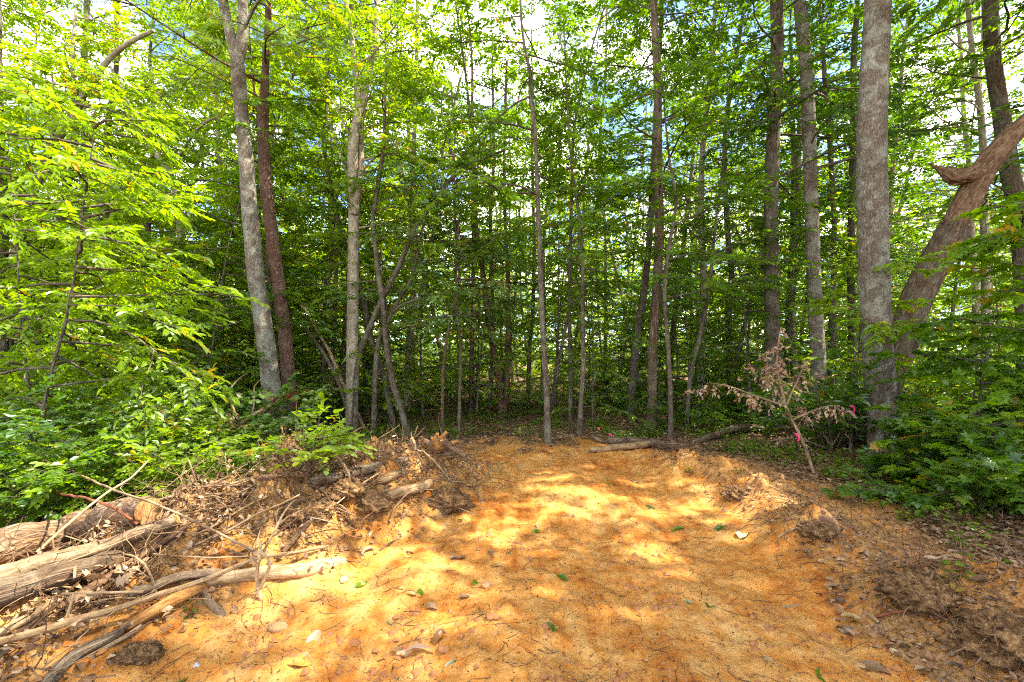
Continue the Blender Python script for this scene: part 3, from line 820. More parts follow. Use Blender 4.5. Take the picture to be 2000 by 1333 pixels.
# ------------------------------------------------------------------ repeated trees: variants, then copies
def variant(seed, name, label, cat, Ht, r, z0, nl, LL, leaf, tm, bark, lmat, style, k=9, sp=.2, keep=1., tlen=.45, group=None, width=.48, lean=.05, secs=2, loc=(0, 0, 0), off=None):
    rng = np.random.default_rng(seed)
    n = 9
    p = np.zeros(3); P = [p.copy()]
    d = unit(np.array((rng.normal(0, lean), rng.normal(0, lean), 1)))
    for i in range(n):
        d = unit(d + rng.normal(0, .05, 3) + np.array((0, 0, .06))); P.append(P[-1] + d * Ht / n)
    P = np.array(P); P[0, 2] -= .15
    rad = np.linspace(r, r * .15, len(P)) 
    S = smooth(np.column_stack((P, rad)), .5)
    root = thing(name, label, cat, loc, group)
    m = MB(); m.tube(S[:, :3], S[:, 3], 8, .05, seed, True, flare=.45); m.build('trunk', bark, root)
    fo = Foliage(seed + 50)
    for i in range(nl):
        t = (i + rng.random()) / nl
        z = z0 + (S[-1, 2] - .1 - z0) * t
        q = np.array([np.interp(z, S[:, 2], S[:, a]) for a in range(3)])
        el = rng.normal(.14, .15) if style == 'flat' else rng.normal(.55, .2)
        fo.branch(q, rng.uniform(0, 6.283), el, LL * (1.05 - .55 * t) * rng.uniform(.6, 1.25), .005 + .007 * LL, sp, secs, .4, .2)
    lm = fo.leafmesh(tlen, k, leaf, width, tm, .38, .22, keep, off=off)
    fo.wood.build('branches', bark, root); lm.build('crown', lmat, root)
    return root


def spots(n, gen, mind, rng, taken=()):
    out = list(taken); res = []
    for _ in range(n * 60):
        if len(res) >= n: break
        x, y = gen(rng)
        md = mind(x, y) if callable(mind) else mind
        if all((x - a) ** 2 + (y - b_) ** 2 > md * md for a, b_ in out):
            out.append((x, y)); res.append((x, y))
    return res


MARKS = [(14, 'the mottled pale tree'), (215, 'the slim sunlit tree'), (365, 'the crooked tan tree'), (505, 'the forked grey tree'), (688, 'the pale twin-stemmed tree'),
         (760, 'the bent saplings'), (865, 'the orange-brown stem'), (978, 'the V-shaped pair'), (1063, 'the lone slender tree'), (1137, 'the thin kinked sapling'), (1276, 'the straight ridged tree'), (1424, 'the dark bare trunk'),
         (1509, 'the tall dark brown tree'), (1593, 'the straight grey-brown tree'), (1712, 'the stoutest trunk'), (1850, 'the leaning snag'), (1990, 'the dark crooked tree')]
ORD = ['nearest', 'second nearest', 'third nearest', 'fourth nearest', 'fifth nearest', 'sixth nearest', 'seventh nearest', 'eighth nearest', 'ninth nearest', 'tenth nearest'] + ['deepest'] * 20


def label_all(objs, noun):
    """tell repeats apart by the tree they stand next to and how deep in the wood they are"""
    bins = {}
    for o in objs:
        px = 1000 + FPX * o.location.x / o.location.y
        k = int(np.argmin([abs(px - m_[0]) for m_ in MARKS]))
        side = 'left' if px < MARKS[k][0] else 'right'
        bins.setdefault((k, side), []).append(o)
    for (k, side), L in bins.items():
        for i, o in enumerate(sorted(L, key=lambda o: o.location.y)):
            o['label'] = f'{noun} just {side} of {MARKS[k][1]}, ' + (ORD[i] + ' there' if len(L) > 1 else 'alone there')


rng = np.random.default_rng(5)
LAB_FAR = 'slim tree deep in the wood, its trunk among many like it behind the nearer trees'
FAR = []
for i in range(6):
    FAR.append(variant(300 + i, 'forest_tree', LAB_FAR, 'tree', 15 + 1.2 * i, .09 + .015 * (i % 4), 2.4 + .6 * (i % 3), 42, 2.8, .185, LEAF4, (M_bark_brown, M_bark_grey, M_bark_pale)[i % 3], (L_mid, L_sun, L_mid, L_sun, L_mid, L_dark)[i], 'flat' if i % 2 else 'up', 8, .24, .60, .55, 'slim trees deep in the wood', .55, .11))
far_all = []
def gen_far(r):
    y = 12.0 + 25 * r.random() ** 0.9
    x = r.uniform(-1.2, 1.2) * y
    if y < 15 and -4 < x < 5: y += 5
    return x, y
for j, (x, y) in enumerate(spots(135, gen_far, lambda x, y: 1.7 + .03 * y, rng)):
    v = FAR[int(rng.integers(6))] if x > -.25 * y else FAR[int(rng.choice((1, 3, 1, 0)))]
    loc = (x, y, hz(x, y)); s_ = rng.uniform(.75, 1.1) + max(0, y - 35) * .012; rz = rng.uniform(0, 6.28)
    if j < 6:
        v = FAR[j]; v.location = loc; v.rotation_euler = (0, 0, rz)
    else: v = dup(v, loc, rz, s_)
    far_all.append(v)
label_all(far_all, 'slim forest tree')

# unseen trees added right of the clearing so that their crowns shade the track
SHADE = []
for j, (x, y, s_) in enumerate(((8.6, .4, 1.0), (8.3, 3.2, .95), (8.7, 6.0, 1.0), (11.4, 1.8, 1.0), (11.2, 4.6, 1.05), (11.6, 7.4, 1.0), (6.4, 1.6, .95), (10.9, -1.2, 1.0), (8.4, -2.4, 1.0), (13.8, 3.0, 1.05), (13.6, 6.2, 1.0))):
    loc = (x, y, hz(x, y))
    if j < 7: SHADE.append(variant(340 + j, 'forest_tree', 'unseen leafy tree added to shade the clearing from beyond the bank', 'tree', 16, .13, 7.5, 46, 2.9, .17, LEAF4, M_bark_brown, L_mid, 'flat', 9, .2, .85, .55, 'added shade trees beyond the bank', .55, loc=loc, off=np.array(loc)))
    else: dup(SHADE[j - 7], loc, 1.3 * j, s_)

# understory saplings: flat sprays of leaves at eye level and above
US = []
LAB_US = 'leafy understory sapling with flat sprays of green leaves between the trunks'
LAB_UL = 'leafy sapling with bright yellow-green sprays in the sunlit thicket'
for i in range(5):
    US.append(variant(400 + i, 'understory_sapling', LAB_US, 'sapling', 4.2 + .8 * i, .022 + .004 * i, .6, 24, 1.7, .135, LEAF4, M_bark_brown, (L_sun, L_mid, L_mid, L_sun, L_sun)[i], 'flat', 9, .19, .85, .42, 'understory saplings between the trunks', .5, .08))
us_all = []
def gen_us(r):
    y = 9.8 + 14 * r.random()
    x = r.uniform(-1.15, 1.15) * y
    if y < 10.4 and -.45 < x / y < .36: y += 2
    return x, y
for j, (x, y) in enumerate(spots(96, gen_us, 1.05, rng)):
    loc = (x, y, hz(x, y)); rz = rng.uniform(0, 6.28)
    if j < 5: US[j].location = loc; US[j].rotation_euler = (0, 0, rz)
    us_all.append(US[j] if j < 5 else dup(US[int(rng.integers(5))], loc, rz, rng.uniform(.75, 1.15)))
label_all(us_all, 'leafy green sapling')
UL = []
for i in range(4):
    UL.append(variant(430 + i, 'understory_sapling', LAB_UL, 'sapling', 4.6 + .9 * i, 0.022, .5, 32, 1.8, .112, LEAF6, M_bark_brown, (L_sun, L_mid)[i == 3], 'flat', 12, .17, 1, .46, 'sunlit saplings in the thicket', .5, .08))
ul_all = []
ULP = [(-5.6, 5.2), (-6.6, 6.4), (-7.4, 7.6), (-6.0, 8.6), (-8.6, 9.4), (-7.2, 10.2), (-5.4, 10.4), (-10.6, 10.6), (-8.8, 12), (-11.8, 12.5), (-6.6, 12.8), (-4.2, 11.6), (-13.5, 14), (-9.6, 14.2)]
for j, (x, y) in enumerate(ULP):
    loc = (x, y, hz(x, y)); rz = 2.1 * j
    if j < 4: UL[j].location = loc; UL[j].rotation_euler = (0, 0, rz)
    ul_all.append(UL[j] if j < 4 else dup(UL[j % 4], loc, rz, rng.uniform(.85, 1.1)))
label_all(ul_all, 'sunlit yellow-green sapling')


# ------------------------------------------------------------------ shrubs
def shrub(seed, name, label, cat, loc, h, ns, leaf, width, tm, lmat, k=8, spread=.45, sp=.12, stem=M_bark_brown, group=None, tlen=.28, r=.009, droop=.5):
    rng_ = np.random.default_rng(seed)
    root = thing(name, label, cat, loc, group)
    fo = Foliage(seed + 9)
    for i in range(ns):
        az = i * 2.4 + rng_.uniform(-.4, .4)
        p0 = np.array((math.cos(az) * .05, math.sin(az) * .05, -.06))
        fo.branch(p0, az, math.pi / 2 - rng_.uniform(.15, spread * 1.6), h * rng_.uniform(.7, 1.15), r, sp, 3, droop, .22)
    lm = fo.leafmesh(tlen, k, leaf, width, tm, .42, .2)
    fo.wood.build('stems', stem, root); lm.build('foliage', lmat, root)
    return root


def at(px, py):
    return G(px, py)

LAB_SH = 'low leafy green shrub on the forest floor between the trunks'
SH = [shrub(500 + i, 'shrub', LAB_SH, 'shrub', (0, 0, 0), .9 + .15 * i, 6, .10, .55, LEAF4, (L_mid, L_mid, L_dark, L_sun)[i], group='low shrubs on the forest floor') for i in range(4)]
sh_all = []
def gen_sh(r):
    y = 9.2 + 13 * r.random() ** 1.2
    x = r.uniform(-1.15, 1.15) * y
    if y < 14 and -.40 < x / y < .36: x += .8 * y
    return x, y
for j, (x, y) in enumerate(spots(75, gen_sh, .8, rng)):
    loc = (x, y, hz(x, y)); rz = rng.uniform(0, 6.28)
    if j < 4: SH[j].location = loc; SH[j].rotation_euler = (0, 0, rz)
    sh_all.append(SH[j] if j < 4 else dup(SH[int(rng.integers(4))], loc, rz, rng.uniform(.55, 1.25)))
label_all(sh_all, 'low green shrub')

LAB_LT = 'dense bright green bush in the thicket behind the fallen logs'
LT = [shrub(520 + i, 'shrub', LAB_LT, 'shrub', (0, 0, 0), 1.05 + .15 * i, 10, .08, .62, (ROUND, LEAF6, LEAF6)[i], (L_mid, L_sun, L_dark)[i], 8, .5, .11, group='bushes behind the fallen logs') for i in range(3)]
lt_all = []
LTP = [(-4.3, 4.1), (-3.7, 4.5), (-5.1, 4.6), (-3.2, 4.95), (-4.4, 5.3), (-5.8, 5.4), (-3.6, 6.0), (-5.0, 6.3), (-6.7, 6.4), (-4.2, 7.1), (-7.4, 7.6), (-5.7, 7.8), (-4.8, 3.5), (-8.8, 8.2), (-6.6, 9.0), (-4.4, 8.9)]
for j, (x, y) in enumerate(LTP):
    loc = (x, y, hz(x, y)); rz = 1.7 * j
    if j < 3: LT[j].location = loc
    lt_all.append(LT[j] if j < 3 else dup(LT[j % 3], loc, rz, .7 + .5 * ((j * 37) % 10) / 10))
label_all(lt_all, 'dense thicket bush')

shrub(540, 'shrub', 'round-leaved grey-green bush in front of the forked grey tree', 'shrub', G(485, 915), 1.55, 9, .085, .85, ROUND, L_blue, 8, .45, .11)
shrub(541, 'shrub', 'low pale-leaved bush at the back of the debris heap below the dead-leaf bundle', 'shrub', G(385, 915), .6, 9, .08, .8, ROUND, L_blue, 8, .6, .10)
shrub(542, 'shrub', 'small yellow-green bush between the red pine and the broken stubs', 'shrub', G(590, 900), .45, 7, .07, .7, ROUND, L_sun, 7, .6, .09)
# right: dark maple-leaved shrubs beside the bank, saplings round the snag
for j, (px, py, h, lb) in enumerate((
    (1905, 1000, 1.0, 'dark lobed-leaf shrub at the foot of the bank, nearest to the clods'), (1965, 985, 1.15, 'dark lobed-leaf shrub with pale undersides farther right along the bank'),
    (1800, 950, .75, 'low lobed-leaf shrub just right of the stoutest tree'), (1860, 930, 1.15, 'bushy lobed-leaf shrub behind the nearest dark one'), (2060, 990, 1.2, 'lobed-leaf shrub reaching in from the far right end of the bank'))):
    shrub(550 + j, 'shrub', lb, 'shrub', G(px, py), h, 9, .12, .95, MAPLE, L_dark if j != 1 else L_mid, 6, .6, .13, tlen=.26)
shrub(560, 'shrub', 'dark broad-leaved bush between the straight grey-brown tree and the stoutest trunk', 'shrub', G(1625, 880), 1.5, 8, .19, .42, LEAF6, L_dark, 6, .35, .2, tlen=.3)
shrub(561, 'shrub', 'dark broad-leaved bush hiding the right foot of the stoutest tree', 'shrub', G(1785, 890), 1.35, 7, .18, .42, LEAF6, L_dark, 6, .35, .2, tlen=.3)


def sapling_traced(px, py, seed, label, h, leaf, tm, lmat, nl, LL, width=.6, z0=.6, k=8):
    p = G(px, py)
    return variant(seed, 'understory_sapling', label, 'sapling', h, .022, z0, nl, LL, leaf, tm, M_bark_brown, lmat, 'flat', k, .19, 1, .38, None, width, .06, loc=p)

sapling_traced(1905, 925, 570, 'maple sapling with broad flat sprays below the leaning dead snag', 2.3, .14, MAPLE, L_mid, 14, 1.2, .9)
sapling_traced(2090, 950, 571, 'maple sapling with drooping sprays at the right end of the bank', 3.8, .14, MAPLE, L_mid, 20, 1.6, .9)
sapling_traced(1660, 885, 572, 'slim sapling holding a pale green spray across the straight grey-brown trunk', 3.3, .16, LEAF6, L_sun, 9, 1.1, .42, 1.4)
sapling_traced(1890, 850, 573, 'slim leafy sapling beneath the leaning dead snag', 2.6, .12, LEAF6, L_mid, 16, 1.3, .5)
sapling_traced(1970, 845, 574, 'tall leafy sapling to the right of the leaning dead snag', 5.6, .12, LEAF6, L_mid, 24, 1.8, .5)

# ------------------------------------------------------------------ the leaning dead snag
d = 8.2
root = thing('dead_tree', 'dead leaning snag with peeling bark and a broken stub, propped behind the stoutest tree', 'dead tree', G(1690, 880))
base = np.array(root.location)
pp = [(1695, 860, 56), (1740, 720, 54), (1782, 605, 52), (1822, 520, 52), (1866, 440, 50), (1896, 378, 48), (1928, 322, 44), (1975, 268, 40), (2040, 205, 36), (2130, 110, 30)]
S = smooth(np.array([(*Wd(px, py, d + .1 - .12 * i), w * (d - .12 * i) / FPX / 2) for i, (px, py, w) in enumerate(pp)]), .05)
cut = int(len(S) * .56)
m = MB(); m.tube(S[:cut + 2, :3], S[:cut + 2, 3], 34, .16, 41, True, freq=11); m.build('trunk', M_bark_ridge, root, base)
m = MB(); m.tube(S[cut - 22:, :3], S[cut - 22:, 3] * .90, 30, .15, 43, True, freq=9); m.build('bare_top', M_snag, root, base)
F = smooth(np.array([(*Wd(px, py, d - .62), w * (d - .6) / FPX / 2) for px, py, w in ((1922, 326, 24), (1898, 338, 30), (1876, 344, 30), (1860, 345, 25), (1847, 338, 17), (1836, 331, 10), (1826, 326, 6), (1814, 319, 2))]), .025)
m = MB(); m.tube(F[:, :3], F[:, 3], 24, .42, 47, True, freq=10)
for i in range(9):   # splinters of the break
    p0 = Wd(1878 + 7 * math.sin(i * 2.1), 345 + 9 * math.cos(i * 1.7), d - .62 + .04 * math.sin(i))
    p1 = p0 + Wd(1838 + 6 * (i % 3), 322 + 5 * i, d - .62) - Wd(1872, 346, d - .62)
    m.tube(np.array([p0, (p0 + p1) / 2 + rng.normal(0, .012, 3), p1]), [.05, .028, .004], 6, .2, i)
m.build('broken_stub', M_snag, root, base)
m = MB()
cc = G(1672, 872) + np.array((0, .35, .42))
for i in range(9):
    a = rng.uniform(0, 6.28, 2)
    e = cc + np.array((math.cos(a[0]) * .55, rng.uniform(-.25, .2), math.sin(a[0]) * .5))
    m.tube(smooth(np.array([cc, (cc + e) / 2 + rng.normal(0, .08, 3), e]), .07), np.linspace(.16, .035, len(smooth(np.array([cc, (cc + e) / 2, e]), .07)))[:999] if False else np.linspace(.16, .035, len(smooth(np.array([cc, (cc + e) / 2 + 0, e]), .07))), 9, .2, i) if False else None
for i in range(34):
    a = rng.uniform(0, 6.28); rr = rng.uniform(.3, .85)
    e = cc + np.array((math.cos(a) * rr, rng.uniform(-.35, .25), math.sin(a) * rr * .75))
    e[2] = max(e[2], hz(e[0], e[1]))
    q = np.array([cc + rng.normal(0, .1, 3), (cc + e) / 2 + rng.normal(0, .1, 3), e])
    q = smooth(q, .08); w0 = rng.uniform(.03, .13)
    m.tube(q, np.linspace(w0, .008, len(q)), 7, .18, i)
m.build('root_plate', M_root, root, base)

# ------------------------------------------------------------------ dead sapling with brown leaves, dead branches
def curled(fo, tlen, k, leaf, mat, root, base, name='dead_leaves', width=.55, droopl=.6):
    T = np.array(fo.tw)
    T[:, 3:6] = unit(T[:, 3:6] * .5 + fo.rng.normal(0, .45, (len(T), 3)) + np.array((0, 0, -.5)))
    fo.tw = T
    m_ = fo.leafmesh(tlen, k, leaf, width, LEAF6, 1.1, droopl, 1, (.2, 1.4), True)
    return m_.build(name, mat, root, base)


def traced_branch(name, label, cat, foot, paths, bark, dz=0., depth=None, leaves=None, wob=.03):
    """paths: list of pixel polylines with widths, all near the depth of the foot"""
    p = G(*foot, dz); dd = depth or p[1]
    root_ = thing(name, label, cat, p)
    out = []
    for i, (pts, w0, w1) in enumerate(paths):
        q = np.array([Wd(px, py, dd + rng.normal(0, wob) * j) for j, (px, py) in enumerate(pts)])
        q = np.column_stack((q, np.linspace(w0, w1, len(q)) * dd / FPX / 2))
        F_ = smooth(q, .06)
        m_ = MB(); m_.tube(F_[:, :3], np.maximum(F_[:, 3], .0025), 8, .06, i + 3)
        m_.build('stem' if i == 0 else 'branch', bark, root_, p)
        out.append(F_[:, :3])
    return root_, p, out

root, base, ps = traced_branch('dead_sapling', 'dead sapling with crinkled pinkish brown leaves leaning over the right bank', 'dead sapling', (1592, 925),
    [([(1592, 932), (1578, 890), (1562, 850), (1548, 822), (1535, 795)], 6.5, 5), ([(1535, 795), (1524, 750), (1517, 715), (1522, 660), (1526, 640)], 5, 2), ([(1535, 795), (1500, 782), (1470, 772), (1425, 755), (1385, 748)], 4, 1.5),
     ([(1537, 790), (1550, 760), (1562, 735), (1575, 700)], 4, 1.5), ([(1545, 822), (1575, 808), (1610, 795), (1640, 792)], 4, 1.5), ([(1538, 800), (1515, 760), (1500, 720), (1496, 690)], 3, 1.5)], M_wood_grey)
fo = Foliage(71)
for P_ in ps[1:]: fo.along(P_, .001, .055, 2, .3, .15, 4, False)
curled(fo, .13, 4, .075, L_dead, root, base)
root, base, ps = traced_branch('dead_shrub', 'dead brushy shrub with hanging brown leaves between the dead sapling and the stoutest tree', 'dead shrub', (1625, 880),
    [([(1625, 885), (1622, 850), (1615, 800), (1605, 770)], 5, 2), ([(1624, 870), (1590, 830), (1560, 815)], 4, 1.5), ([(1626, 870), (1650, 830), (1672, 800)], 4, 1.5), ([(1624, 880), (1570, 860), (1530, 858), (1500, 862)], 4, 2)], M_wood_grey)
fo = Foliage(72)
for P_ in ps: fo.along(P_, .001, .06, 2, .4, .2, 4, False)
curled(fo, .14, 4, .075, L_dead, root, base)
root, base, ps = traced_branch('dead_branch', 'forked bare pale branch holding a drooping bundle of tan dead leaves in the thicket', 'branch', (455, 905),
    [([(452, 905), (458, 850), (466, 833), (491, 814), (519, 797), (558, 782), (563, 768)], 10, 3), ([(463, 838), (456, 800), (453, 791), (450, 763), (462, 745), (481, 730)], 6, 2), ([(491, 814), (496, 790), (497, 755), (512, 740)], 4, 1.5), ([(456, 800), (444, 805), (432, 815)], 3, 1.5), ([(456, 805), (462, 812), (466, 822)], 3, 1.5)], M_wood_pale)
fo = Foliage(73)
dd = base[1]
for i in range(60):
    q = Wd(rng.uniform(418, 466), rng.uniform(806, 836), dd + rng.uniform(-.15, .15))
    fo.tw.append((*q, *unit(np.array((rng.normal(0, .25), rng.normal(0, .25), -1))), 1.))
curled(fo, .16, 5, .08, L_tan, root, base, droopl=.1)
fo = Foliage(74)
for (px, py) in ((530, 768), (522, 775), (536, 776), (515, 795), (522, 800), (560, 768), (566, 772), (532, 785)):
    for j in range(3): fo.tw.append((*Wd(px, py, dd - .05), *unit(rng.normal(0, 1, 3)), .8))
curled(fo, .08, 3, .07, L_red, root, base, 'red_leaves')
traced_branch('dead_pole', 'slim bleached dead pole leaning left across the bent saplings', 'dead pole', (714, 842), [([(716, 848), (690, 790), (667, 744), (645, 690), (621, 649), (600, 610), (580, 585)], 8, 4)], M_wood_pale)
traced_branch('dead_pole', 'brown dead pole leaning left behind the bleached one', 'dead pole', (690, 846), [([(692, 850), (678, 800), (660, 744), (640, 705), (622, 676), (587, 629)], 9, 6)], M_bark_brown)

# ------------------------------------------------------------------ logs and branches of the debris heap
def log(name, label, cat, pts, r0, r1, mat, sides=14, rough=.08, step=.05, cutm=None, freq=5, bow=0.):
    """pts: (px, py, height above the ground there)"""
    q = np.array([G(*p) for p in pts])
    r = np.linspace(r0, r1, len(q))
    F_ = smooth(np.column_stack((q, r)), step)
    sd_ = sum(map(ord, label)) % 97
    ss_ = np.concatenate(([0], np.cumsum(np.linalg.norm(np.diff(F_[:, :3], axis=0), axis=1))))
    for a_ in range(3): F_[:, a_] += (r0 * .25 + .004) * fbm(ss_ * 3.2 + sd_, np.full(len(ss_), a_ * 7.3), 2, sd_)
    F_[:, 3] *= 1 + .10 * fbm(ss_ * 6, np.full(len(ss_), 3.1), 2, sd_ + 4)
    if bow: F_[:, 2] += bow * np.sin(np.linspace(0, math.pi, len(F_)))
    seed = sd_
    c_ = F_[len(F_) // 2, :3]
    if cutm is None and r0 > .012:
        F_[-1, 3] *= .7; F_[0, 3] *= .7
    m_ = MB(); m_.tube(F_[:, :3], F_[:, 3], sides, rough, seed, cutm is None, freq=freq)
    if cutm is None and r0 > .02:
        for e in (0, -1):
            dr = unit(F_[e, :3] - F_[1 if e == 0 else -2, :3])
            for j_ in range(5):
                a_ = F_[e, :3] - dr * .03 + rng.normal(0, F_[e, 3] * .4, 3)
                m_.tube(np.array([a_, a_ + dr * rng.uniform(.04, .09) + rng.normal(0, .006, 3)]), [F_[e, 3] * .35, .002], 5, 0, j_, True)
    if cutm is None:
        return tag(m_.build(name, mat, None, c_), label, cat)
    root_ = thing(name, label, cat, c_)
    m_.build('bark', mat, root_, c_)
    for e, f_ in ((0, F_[:6]), (-1, F_[-6:])):
        p, r_ = F_[e, :3], F_[e, 3]
        dr = unit(F_[0, :3] - F_[1, :3]) if e == 0 else unit(F_[-1, :3] - F_[-2, :3])
        m2 = MB(); m2.tube(np.array([p - dr * .02, p + dr * .004]), [r_ * .97, r_ * .95], 14, .03, seed); m2.build('cut_end', cutm, root_, c_)
    return root_


